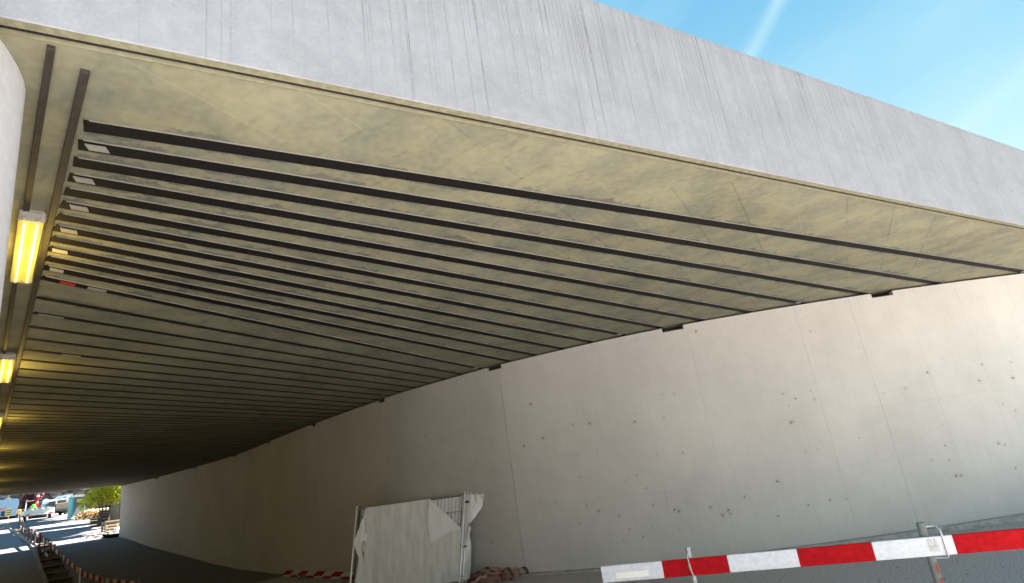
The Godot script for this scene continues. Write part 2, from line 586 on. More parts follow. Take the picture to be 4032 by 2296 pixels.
	M.wood_pale = grainy(lin(0.50, 0.42, 0.30), 0.9, 0.5, gritty)
	M.wood_dark = grainy(lin(0.12, 0.10, 0.08), 0.9, 0.5, gritty)
	M.kerb = grainy(lin(0.36, 0.36, 0.33), 0.9, 0.6, gritty, grit_n, 0.8)
	M.brick_red = mat(lin(0.34, 0.10, 0.06), 0.9)
	M.bark = grainy(lin(0.11, 0.085, 0.065), 1.0, 0.4, gritty)
	for q in [["leaf_lime", 0.52, 0.56, 0.04, 0.9], ["leaf_green", 0.055, 0.12, 0.035, 0.35], ["leaf_red", 0.10, 0.025, 0.045, 0.3], ["leaf_gold", 0.36, 0.22, 0.07, 0.3], ["leaf_dark", 0.045, 0.05, 0.035, 0.3], ["leaf_brown", 0.13, 0.075, 0.045, 0.1]]:
		var m := mat(lin(q[1], q[2], q[3]), 0.6)
		m.backlight_enabled = true
		m.backlight = Color(q[4], q[4], q[4])
		m.vertex_color_use_as_albedo = true
		M[q[0]] = m

# ------------------------------------------------------------------ the underpass
const FL := Vector2(-2.04, -2.11)
const FD := Vector2(0.84667, -0.53213)
const FN := Vector2(-0.53213, -0.84667)    # from the fascia into the deck
const P0 := Vector2(-21.95, -25.46)        # far edge of the deck
const P1 := Vector2(-19.04, -28.66)

func beam_lines() -> Array:    # [left end, right end, width] of each flange
	var out := []
	var pen := Vector2(-5.983, -0.360)
	var a0 := Vector2(-2.27, -2.88)
	for i in 12:
		var t: float = [-0.5933, -0.6426, -0.6914, -0.7396, -0.7872, -0.8343, -0.8808, -0.9267, -0.972, -1.0167, -1.0609, -1.1045][i]
		out.append([pen, Vector2(cos(t), sin(t)), 0.121])
	out.append([Vector2(-3.611, -5.773), Vector2(1.241, -2.882).normalized(), 0.10])
	var n := Vector2(0.9186, 0.3951)
	var dir := Vector2(0.3951, -0.9186)
	for i in 12:
		out.append([n * (-6.1326 - 0.4581 * i), dir, 0.070])
	var d := -11.68
	while d > -29.7:
		out.append([n * d, dir, 0.045])
		d -= 0.311
	var res := []
	for b in out:
		# where it meets the steel rail on the left and the wall on the right
		var l = Geometry2D.line_intersects_line(b[0], b[1], a0, AX)
		var r = null
		for i in wall_p.size() - 1:
			var hit = Geometry2D.segment_intersects_segment(l + b[1] * 0.2, l + b[1] * 40.0, wall_p[i], wall_p[i + 1])
			if hit != null:
				r = hit
				break
		if r == null:
			r = Geometry2D.line_intersects_line(b[0], b[1], P0, P1 - P0)
			if r == null or (r - l).dot(b[1]) < 0.5:
				continue
		# no beam runs past the far edge
		var edge = Geometry2D.segment_intersects_segment(l, r, P0 - (P1 - P0) * 4.0, P1 + (P1 - P0) * 4.0)
		if edge != null:
			r = edge
		res.append([l + b[1] * 0.028, r + b[1] * 0.06, b[2]])
	return res

func build_deck(beams: Array) -> void:
	var t := thing("bridge_deck", "wide concrete bridge deck on dark steel beams spanning the underpass", "bridge")
	# the slab: soffit, back, top
	var l0 := FL - FD * 9.0 + FN * 0.112
	var r0 := FL + FD * 22.0 + FN * 0.112
	var far_dir := (P1 - P0).normalized()
	var poly := PackedVector2Array([l0, r0, Vector2(12.0, -30.0), Vector2(-8.0, -40.0), P1 + far_dir * 4.0, P0 - far_dir * 7.0, Vector2(-16.0, -6.0)])
	var st := begin()
	var idx := Geometry2D.triangulate_polygon(poly)
	for i in range(0, idx.size(), 3):
		var q := [poly[idx[i]], poly[idx[i + 1]], poly[idx[i + 2]]]
		var uv := []
		for p in q:
			uv.append((p - SO) / SS)
		tri(st, v3(q[0], CEIL), v3(q[1], CEIL), v3(q[2], CEIL), Vector3.DOWN, uv[0], uv[1], uv[2])
	var soffit := mat(Color.WHITE, 0.9)
	soffit.albedo_texture = soffit_texture(beams)
	soffit.texture_repeat = true
	obj("soffit", st, soffit, t)
	st = begin()
	for i in range(0, idx.size(), 3):
		tri(st, v3(poly[idx[i]], 5.0), v3(poly[idx[i + 1]], 5.0), v3(poly[idx[i + 2]], 5.0), Vector3.UP)
	var clockwise := Geometry2D.is_polygon_clockwise(poly)
	for i in poly.size():
		var a := poly[i]
		var b := poly[(i + 1) % poly.size()]
		var n := Vector2(b.y - a.y, a.x - b.x)
		if clockwise:
			n = -n
		quad(st, v3(a, CEIL), v3(b, CEIL), v3(b, 5.0), v3(a, 5.0), v3(n, 0))
	obj("slab", st, M.concrete, t)
	# the fascia beam with its drip groove
	st = begin()
	var prof := [Vector2(0.0, 5.165), Vector2(0.0, CEIL - 0.008), Vector2(0.006, CEIL - 0.014), Vector2(0.058, CEIL - 0.014), Vector2(0.062, CEIL + 0.06), Vector2(0.104, CEIL + 0.06)]
	var n_seg := 310
	var chip := noise(2.2, 36, 4)
	for k in n_seg:
		var a := FL + FD * (-9.0 + 31.0 * k / n_seg)
		var b := FL + FD * (-9.0 + 31.0 * (k + 1) / n_seg)
		for j in 2:
			var c0: Vector2 = prof[j]
			var c1: Vector2 = prof[j + 1]
			var e0 := chip.get_noise_1d(31.0 * k / n_seg) * 0.007 if j == 1 else 0.0
			var e1 := chip.get_noise_1d(31.0 * (k + 1) / n_seg) * 0.007 if j == 1 else 0.0
			var g0 := chip.get_noise_1d(31.0 * k / n_seg) * 0.007 if j == 0 else 0.0
			var g1 := chip.get_noise_1d(31.0 * (k + 1) / n_seg) * 0.007 if j == 0 else 0.0
			var out := v3(-FN, 0) if j == 0 else (Vector3(0, -1, 0) if j != 3 else v3(FN, 0))
			var u0 := (-9.0 + 31.0 * k / n_seg) / 13.0
			var u1 := (-9.0 + 31.0 * (k + 1) / n_seg) / 13.0
			quad(st, v3(a + FN * c0.x, c0.y + e0), v3(b + FN * c0.x, c0.y + e1), v3(b + FN * c1.x, c1.y + g1), v3(a + FN * c1.x, c1.y + g0), out,
				Vector2(u0, (5.18 - c0.y) / 1.32), Vector2(u1, (5.18 - c0.y) / 1.32), Vector2(u1, (5.18 - c1.y) / 1.32), Vector2(u0, (5.18 - c1.y) / 1.32))
	var fm := mat(Color.WHITE, 0.92)
	fm.albedo_texture = fascia_texture()
	obj("fascia", st, fm, t)
	st = begin()
	var fa := FL - FD * 9.0
	var fb := FL + FD * 22.0
	for q in [[0.0, 5.165, 0.015, 5.18], [0.015, 5.18, 0.30, 5.18], [0.30, 5.18, 0.30, 4.99]]:
		quad(st, v3(fa + FN * q[0], q[1]), v3(fb + FN * q[0], q[1]), v3(fb + FN * q[2], q[3]), v3(fa + FN * q[2], q[3]), Vector3(0, 1, 0) + v3(FN, 0) * (q[0] * 5.0 - 0.3))
	obj("coping", st, M.concrete, t)
	# drip groove and the lip behind it
	st = begin()
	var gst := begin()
	for j in range(2, prof.size() - 1):
		var c0: Vector2 = prof[j]
		var c1: Vector2 = prof[j + 1]
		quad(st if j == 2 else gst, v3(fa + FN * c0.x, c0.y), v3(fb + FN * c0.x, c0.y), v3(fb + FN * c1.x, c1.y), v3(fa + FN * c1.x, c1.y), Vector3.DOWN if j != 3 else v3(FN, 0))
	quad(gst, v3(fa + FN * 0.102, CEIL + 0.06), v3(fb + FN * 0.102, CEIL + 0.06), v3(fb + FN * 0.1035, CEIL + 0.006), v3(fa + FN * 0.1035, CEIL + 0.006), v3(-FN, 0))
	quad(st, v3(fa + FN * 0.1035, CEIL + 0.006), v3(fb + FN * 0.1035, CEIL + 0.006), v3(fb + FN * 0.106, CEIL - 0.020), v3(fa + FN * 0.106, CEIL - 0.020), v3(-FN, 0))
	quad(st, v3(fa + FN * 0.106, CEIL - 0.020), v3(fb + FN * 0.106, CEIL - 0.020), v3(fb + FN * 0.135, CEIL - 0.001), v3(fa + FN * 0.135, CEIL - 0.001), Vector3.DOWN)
	obj("drip_groove", gst, grainy(lin(0.07, 0.063, 0.05), 1.0, 0.5, grain_texture(59, 0.05, 1.0, false, 0.5)), t)  # the shade deep in the groove is put into this dark colour
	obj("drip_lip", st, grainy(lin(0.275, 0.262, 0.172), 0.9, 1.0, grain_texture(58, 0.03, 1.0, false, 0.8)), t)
	# the flanges of the steel beams
	for i in beams.size():
		var a: Vector2 = beams[i][0]
		var b: Vector2 = beams[i][1]
		var wd: float = beams[i][2]
		var dir := (b - a).normalized()
		var nor := Vector2(dir.y, -dir.x)
		if nor.y > 0.0:
			nor = -nor                      # away from the camera's side of the bridge
		var drop := 0.007 if i < 13 else 0.006
		var s2 := begin()
		var y0 := CEIL - drop
		var mid := (a + b) * 0.5 + nor * wd * 0.5
		var o2 := Vector3(0, 0, 0)
		var turn := Basis(v3(dir, 0), Vector3.UP, v3(dir, 0).cross(Vector3.UP))
		box(s2, o2, Vector3(a.distance_to(b), drop + 0.03, wd), 0.003, turn)
		var beam := obj("steel_beam", s2, M.steel_beam, t)
		beam.position = v3(mid, y0 + (drop + 0.03) * 0.5)
		if i < 13:
			s2 = begin()
			var ew := 0.0025 if i < 13 else 0.0015
			box(s2, v3(-nor * (wd * 0.5 + ew * 0.5), -0.002), Vector3(a.distance_to(b) * 0.996, drop + 0.03, ew), 0.0, turn)
			obj("flange_edge", s2, M.flange_edge, beam)
		var plates := []
		if i in [1, 3, 5, 7, 9, 11]:
			plates.append([0.03 + 0.012 * (i % 3), 0.105, M.plate])
		if i == 12:
			plates.append([0.16, 0.13, M.red_plate])
			plates.append([0.40, 0.17, M.plate])
		if i == 14:
			plates.append([0.05, 0.24, M.plate])
		if i == 17:
			plates.append([0.42, 0.22, M.plate])
		if i in [0, 3, 7, 12, 18]:
			plates.append([a.distance_to(b) - 0.28, 0.15, M.plate])
		for q in plates:
			s2 = begin()
			var skew := 0.35
			for y in [-(drop + 0.03) * 0.5 - 0.005, -(drop + 0.03) * 0.5 - 0.001]:
				var c4 := []
				for z in [[0.0, -1.0], [1.0, -1.0], [1.0, 1.0], [0.0, 1.0]]:
					c4.append(v3(dir * (q[0] + q[1] * z[0] - a.distance_to(b) * 0.5 + skew * wd * 0.5 * z[1] * 0.6) + nor * wd * 0.28 * z[1], y))
				quad(s2, c4[0], c4[1], c4[2], c4[3], Vector3.DOWN)
			obj("label_plate", s2, q[2], beam)
	# two flat steel rails along the left side
	for q in [[Vector2(-1.985, -2.325), 0.034], [Vector2(-1.955, -2.51), 0.040]]:
		st = begin()
		var a: Vector2 = q[0]
		var dd := a + AX * (P0.distance_to(a) + 1.0)
		var turn := Basis(v3(AX, 0), Vector3.UP, v3(AX, 0).cross(Vector3.UP))
		box(st, v3((a + dd) * 0.5, CEIL - 0.006), Vector3(a.distance_to(dd), 0.034, q[1]), 0.003, turn)
		obj("ceiling_rail", st, M.rail_steel, t)

func build_right_wall() -> void:
	var t := thing("retaining_wall", "long curved concrete abutment wall with pock marks and formwork seams, right of the road", "wall")
	var wm := mat(Color.WHITE, 0.9)
	wm.albedo_texture = wall_texture()
	wm.texture_repeat = true
	wm.normal_enabled = false
	var total := wall_s[wall_s.size() - 1]
	var notches := []
	var s := 2.4
	while s < total:
		notches.append([s, s + 0.37])
		s += 3.6
	var top := CEIL - 0.035
	s = 0.17
	var k := 0
	while s < total - 0.01:
		var e := minf(s + 0.927, total)
		# cut the panel at the notch edges and every 23 cm
		var cuts := [s + 0.0008]
		for q in 3:
			cuts.append(lerpf(s, e, (q + 1) / 4.0))
		cuts.append(e - 0.0008)
		for n in notches:
			for z in n:
				if z > s + 0.01 and z < e - 0.01:
					cuts.append(z)
		cuts.sort()
		var st := begin()
		var proud := rng.randf_range(0.0, 0.002)
		for c in cuts.size() - 1:
			var a: float = cuts[c]
			var b: float = cuts[c + 1]
			if b - a < 0.001:
				continue
			var hi := top
			var mid := (a + b) * 0.5
			for n in notches:
				if mid > n[0] and mid < n[1]:
					hi = top - 0.075
			var o := wall_out(mid)
			var fa := wall_at(a) + wall_out(a) * proud
			var fb := wall_at(b) + wall_out(b) * proud
			var ba := wall_at(a) - wall_out(a) * 0.10
			var bb := wall_at(b) - wall_out(b) * 0.10
			var ua := a / 24.0
			var ub := b / 24.0
			quad(st, v3(fa, -0.6), v3(fb, -0.6), v3(fb, hi), v3(fa, hi), v3(o, 0), Vector2(ua, 1.15), Vector2(ub, 1.15), Vector2(ub, 1.0 - hi / 4.0), Vector2(ua, 1.0 - hi / 4.0))
			quad(st, v3(fa, hi), v3(fb, hi), v3(bb, hi), v3(ba, hi), Vector3.UP, Vector2(ua, 0.03), Vector2(ub, 0.03), Vector2(ub, 0.05), Vector2(ua, 0.05))
			for z in [[fa, ba, -1.0, ua], [fb, bb, 1.0, ub]]:
				quad(st, v3(z[0], -0.6), v3(z[1], -0.6), v3(z[1], hi), v3(z[0], hi), v3((fb - fa) * z[2], 0), Vector2(z[3], 1.15), Vector2(z[3] + 0.004, 1.15), Vector2(z[3] + 0.004, 0.03), Vector2(z[3], 0.03))
		obj("concrete_panel", st, wm, t)
		s = e
		k += 1
	# the body behind the panels, up to the deck
	var st := begin()
	for i in wall_p.size() - 1:
		var oa := wall_out(wall_s[i])
		var ob := wall_out(wall_s[i + 1])
		var a := wall_p[i] - oa * 0.035
		var b := wall_p[i + 1] - ob * 0.035
		var a2 := wall_p[i] - oa * 0.7
		var b2 := wall_p[i + 1] - ob * 0.7
		var a3 := wall_p[i] - oa * 0.45
		var b3 := wall_p[i + 1] - ob * 0.45
		quad(st, v3(a, -0.6), v3(b, -0.6), v3(b, CEIL - 0.13), v3(a, CEIL - 0.13), v3(oa, 0))
		quad(st, v3(a, CEIL - 0.13), v3(b, CEIL - 0.13), v3(b3, CEIL - 0.13), v3(a3, CEIL - 0.13), Vector3.UP)
		quad(st, v3(a3, CEIL - 0.13), v3(b3, CEIL - 0.13), v3(b3, CEIL + 0.02), v3(a3, CEIL + 0.02), v3(oa, 0))
		quad(st, v3(a2, -0.6), v3(b2, -0.6), v3(b2, CEIL + 0.02), v3(a2, CEIL + 0.02), v3(-oa, 0))
	var last := wall_p.size() - 1
	var lo := wall_out(wall_s[last])
	quad(st, v3(wall_p[last] + lo * 0.004, -0.6), v3(wall_p[last] - lo * 0.7, -0.6), v3(wall_p[last] - lo * 0.7, CEIL), v3(wall_p[last] + lo * 0.004, CEIL), v3(wall_p[last] - wall_p[last - 1], 0))
	obj("wall_core", st, M.dim_concrete, t)
	# the ledge at its foot
	st = begin()
	var n := 0.0
	while n < 26.0:
		var h0 := clampf(0.16 - n * 0.009, 0.03, 0.16)
		var h1 := clampf(0.16 - (n + 0.5) * 0.009, 0.03, 0.16)
		var a := wall_at(n) + wall_out(n) * 0.006
		var b := wall_at(n + 0.5) + wall_out(n + 0.5) * 0.006
		var wa := 0.17 + 0.01 * sin(n * 3.0)
		var wb := 0.17 + 0.01 * sin((n + 0.5) * 3.0)
		var a1 := wall_at(n) + wall_out(n) * wa
		var b1 := wall_at(n + 0.5) + wall_out(n + 0.5) * wb
		quad(st, v3(a, h0), v3(b, h1), v3(b1, h1), v3(a1, h0), Vector3.UP)
		quad(st, v3(a1, h0), v3(b1, h1), v3(b1 + wall_out(n + 0.5) * 0.012, h1 - 0.012), v3(a1 + wall_out(n) * 0.012, h0 - 0.012), Vector3.UP)
		quad(st, v3(a1 + wall_out(n) * 0.012, h0 - 0.012), v3(b1 + wall_out(n + 0.5) * 0.012, h1 - 0.012), v3(b1 + wall_out(n + 0.5) * 0.012, -0.1), v3(a1 + wall_out(n) * 0.012, -0.1), v3(wall_out(n), 0))
		n += 0.5
	obj("footing_ledge", st, M.concrete, t)

func build_left_wall() -> void:
	var t := thing("wing_wall", "smooth pale concrete wing wall at the left edge, beside the first yellow lamp", "wall")
	var face := [Vector2(-1.05, 0.6), Vector2(-1.75, -1.28), Vector2(-2.02, -1.93), Vector2(-2.16, -2.24), Vector2(-2.19, -2.33), Vector2(-2.235, -2.44), Vector2(-2.285, -2.535), Vector2(-2.33, -2.60), Vector2(-2.36, -2.615), Vector2(-2.42, -2.60), Vector2(-2.75, -2.30)]
	var st := begin()
	st.set_smooth_group(1)
	for i in face.size() - 1:
		var a: Vector2 = face[i]
		var b: Vector2 = face[i + 1]
		var d := (b - a).normalized()
		quad(st, v3(a, -0.5), v3(b, -0.5), v3(b, CEIL), v3(a, CEIL), v3(Vector2(-d.y, d.x), 0))
	st.set_smooth_group(-1)
	var back := [Vector2(-2.75, -2.30), Vector2(-2.2, -0.9), Vector2(-1.6, 0.8), Vector2(-1.05, 0.6)]
	for i in back.size() - 1:
		quad(st, v3(back[i], -0.5), v3(back[i + 1], -0.5), v3(back[i + 1], CEIL), v3(back[i], CEIL), Vector3(-1, 0, 0.3))
	obj("wall_face", st, M.left_concrete, t)
	t = thing("tunnel_wall", "shaded concrete side wall behind the row of yellow lamps, left of the road", "wall")
	st = begin()
	var a := Vector2(-2.60, -2.38)
	var b := P0 + (P0 - P1).normalized() * 0.95
	var n := -SIDE
	quad(st, v3(a, -0.5), v3(b, -0.5), v3(b, CEIL), v3(a, CEIL), v3(SIDE, 0))
	quad(st, v3(a + n * 0.6, -0.5), v3(b + n * 0.6, -0.5), v3(b + n * 0.6, CEIL), v3(a + n * 0.6, CEIL), v3(n, 0))
	quad(st, v3(b, -0.5), v3(b + n * 0.6, -0.5), v3(b + n * 0.6, CEIL), v3(b, CEIL), v3(AX, 0))
	quad(st, v3(a, -0.5), v3(a + n * 0.6, -0.5), v3(a + n * 0.6, CEIL), v3(a, CEIL), v3(-AX, 0))
	obj("wall_face", st, M.left_concrete, t)

func build_lamps() -> void:
	var lobes := PackedVector2Array()
	for k in 13:
		var a := PI + PI * k / 12.0
		lobes.append(Vector2(-0.036 + 0.036 * cos(a), -0.052 + 0.040 * sin(a)))
	for k in range(1, 13):
		var a := PI + PI * k / 12.0
		lobes.append(Vector2(0.036 + 0.036 * cos(a), -0.052 + 0.040 * sin(a)))
	lobes.append(Vector2(0.072, -0.02))
	lobes.append(Vector2(-0.072, -0.02))
	var labels := ["large twin-tube yellow lamp nearest the wing wall, under the ceiling", "second twin-tube yellow lamp along the ceiling rail, cut by the left edge", "third yellow lamp far along the ceiling rail, a sliver at the left edge"]
	for i in 7:
		var c := Vector2(-3.67, -4.26) + AX * 4.14 * i
		var lab: String = labels[i] if i < 3 else "yellow tube lamp deep in the underpass beyond the left edge of the picture"
		var t := thing("tube_lamp", lab, "lamp", v3(c, CEIL), atan2(AX.x, AX.y) + PI, "tube lamps along the ceiling rail" if i > 2 else "")
		# its own z axis runs along the underpass towards the mouth
		var st := begin()
		box(st, Vector3(0, -0.018, 0), Vector3(0.13, 0.036, 1.36), 0.006)
		obj("housing", st, M.lamp_tray, t)
		st = begin()
		prism(st, lobes, -0.64, 0.64)
		obj("diffuser", st, M.lamp_glow, t)
		for x in [-0.036, 0.036]:
			st = begin()
			tube(st, [Vector3(x, -0.082, -0.62), Vector3(x, -0.082, 0.62)], 0.0125, 10)
			obj("glowing_tube", st, M.lamp_tube, t)
		for z in [-0.66, 0.66]:
			st = begin()
			box(st, Vector3(0, -0.045, z), Vector3(0.15, 0.085, 0.04), 0.012)
			for x in [-0.04, 0.04]:
				box(st, Vector3(x, -0.075, z + signf(z) * 0.012), Vector3(0.03, 0.03, 0.03), 0.006)
			obj("end_cap", st, M.lamp_tray, t)
		var l := OmniLight3D.new()
		l.name = "lamp_light"
		l.light_color = Color(1.0, 0.84, 0.40)
		l.light_energy = 0.045
		l.light_size = 0.08
		l.omni_range = 30.0
		l.omni_attenuation = 2.0
		l.shadow_enabled = true
		t.add_child(l)
		l.position = Vector3(0.0, -0.30, 0.0)

# ------------------------------------------------------------------ ground
func build_ground() -> void:
	var st := begin()
	var rows := [-160.0, -60.0, -20.0, -8.0, 0.0, 8.0, 16.0, 20.0, 21.7, 23.4, 24.5, 25.7, 27.7, 29.7, 31.2, 32.4, 33.7, 35.3, 37.0, 45.0, 55.0, 66.0, 77.0, 110.0, 160.0, 260.0]
	var cols := [-170.0, -60.0, -20.0, -6.0, 0.0, 5.0, 10.0, 20.0, 60.0, 170.0]
	for i in rows.size() - 1:
		for j in cols.size() - 1:
			var q := []
			for z in [[0, 0], [1, 0], [1, 1], [0, 1]]:
				var p: Vector2 = AX * rows[i + z[0]] + SIDE * cols[j + z[1]]
				q.append(on_ground(p))
			quad(st, q[0], q[1], q[2], q[3], Vector3.UP)
	ground_of("road", st, M.asphalt)
	# the darker carriageway that leads through and up the ramp
	st = begin()
	var marks := [18.5, 20.0, 21.7, 23.4, 24.5, 25.7, 27.7, 29.7, 31.2, 32.4, 33.7, 35.3, 37.0, 45.0, 55.0, 66.0, 77.0, 110.0, 140.0]
	var across := [-30.0, -6.0, 0.0, 1.2, 2.4, 3.3, 4.1, 5.0, 5.9, 7.0]
	for i in marks.size() - 1:
		for j in across.size() - 1:
			var q := []
			for z in [[0, 0], [1, 0], [1, 1], [0, 1]]:
				var ss: float = marks[i + z[0]]
				if i + z[0] == 0:
					ss += 0.5 * sin(across[j + z[1]] * 1.9) + 0.3 * sin(across[j + z[1]] * 4.3)
				q.append(on_ground(AX * ss + SIDE * across[j + z[1]], 0.004))
			quad(st, q[0], q[1], q[2], q[3], Vector3.UP)
	ground_of("carriageway", st, M.dark_asphalt)
	# bare earth on the right beyond the far mouth
	st = begin()
	var s := 34.0
	while s < 90.0:
		var q := []
		for z in [[0, 0], [1, 0], [1, 1], [0, 1]]:
			var ss: float = s + z[0] * 4.0
			var edge := 4.75 + 0.2 * sin(ss * 0.9) + 0.065 * (ss - 34.0)
			q.append(on_ground(AX * ss + SIDE * (edge if z[1] == 0 else 16.0), 0.01 if z[1] == 0 else 0.25))
		quad(st, q[0], q[1], q[2], q[3], Vector3.UP)
		s += 4.0
	ground_of("verge", st, M.earth)
	# the narrow trench beside the kerb, with boards over it
	st = begin()
	s = 20.0
	while s < 62.0:
		var q := []
		for z in [[0, 0], [1, 0], [1, 1], [0, 1]]:
			q.append(on_ground(AX * (s + z[0] * 1.5) + SIDE * (2.03 if z[1] == 0 else 2.62), 0.006))
		quad(st, q[0], q[1], q[2], q[3], Vector3.UP)
		s += 1.5
	ground_of("trench", st, M.shaded_soil)  # flat strip; its dark colour stands for the shade of the depth
	for k in 22:
		st = begin()
		var ss := 27.5 + k * 1.35
		var c := AX * ss + SIDE * 2.33
		box(st, Vector3.ZERO, Vector3(0.66, 0.05, 0.34), 0.008)
		var o := obj("trench_board", st, M.wood)
		o.position = on_ground(c, 0.03)
		o.rotation = Vector3(0, atan2(AX.x, AX.y) + rng.randf_range(-0.06, 0.06), 0)
		o.rotate(v3(SIDE, 0).normalized(), -atan2(gy(c + AX) - gy(c - AX), 2.0))
		tag(o, "weathered grey board laid across the narrow trench beside the kerb", "board", "boards across the trench")
	# kerb
	var kerb := thing("kerb", "pale kerb line dividing the left lane from the boarded trench", "kerb")
	for k in 46:
		var s0 := 15.0 + k * 1.2
		var a := on_ground(AX * s0 + SIDE * 1.92)
		var b := on_ground(AX * (s0 + 1.185) + SIDE * 1.92)
		st = begin()
		var d := (b - a).normalized()
		box(st, (a + b) * 0.5 + Vector3(0, 0.03, 0), Vector3(a.distance_to(b), 0.14, 0.13), 0.012, Basis(d, v3(SIDE, 0).cross(d).normalized() * -1.0, v3(SIDE, 0) * -1.0).orthonormalized())
		obj("kerb_stone", st, M.kerb, kerb)
	# leaves and crumbs on the near ground
	var mm := MultiMesh.new()
	mm.transform_format = MultiMesh.TRANSFORM_3D
	mm.use_colors = true
	st = begin()
	tri(st, Vector3(-0.5, 0.05, 0), Vector3(0, 0.0, 0.32), Vector3(0, 0.12, 0), Vector3.UP)
	tri(st, Vector3(0, 0.12, 0), Vector3(0, 0.0, 0.32), Vector3(0.5, 0.1, 0), Vector3.UP)
	tri(st, Vector3(-0.5, 0.05, 0), Vector3(0, 0.12, 0), Vector3(0, 0.03, -0.3), Vector3.UP)
	tri(st, Vector3(0, 0.12, 0), Vector3(0.5, 0.1, 0), Vector3(0, 0.03, -0.3), Vector3.UP)
	mm.mesh = finish(st)
	mm.instance_count = 900
	for i in 900:
		var p := Vector2(rng.randf_range(-3.0, 9.5), rng.randf_range(-11.0, -4.0))
		if i % 3 == 0:
			var ws := rng.randf_range(6.0, 20.0)
			p = wall_at(ws) + wall_out(ws) * (0.2 + absf(rng.randfn(0.0, 0.25)))
		var size := rng.randf_range(0.012, 0.035) if rng.randf() < 0.85 else rng.randf_range(0.035, 0.07)
		mm.set_instance_transform(i, Transform3D(Basis(Vector3.UP, rng.randf() * TAU).scaled(Vector3(size, size * 0.7, size)), v3(p, 0.002)))
		var dk := rng.randf_range(0.35, 1.3)
		mm.set_instance_color(i, Color(dk, dk * rng.randf_range(0.8, 1.05), dk * 0.95))
	var mi := MultiMeshInstance3D.new()
	mi.name = "leaf_litter"
	mi.multimesh = mm
	mi.material_override = M.leaf_brown
	mi.set_meta("kind", "stuff")
	tag(mi, "small dry brown leaves and crumbs strewn over the near road", "leaves")
	add_child(mi)
	st = begin()
	tube(st, [Vector3(2.86, 0.012, -5.02), Vector3(2.95, 0.018, -5.01), Vector3(3.03, 0.014, -4.985)], 0.008, 6, 0.005)
	tag(obj("stick", st, M.wood_pale), "thin bleached stick lying on the road below the striped plank", "stick")

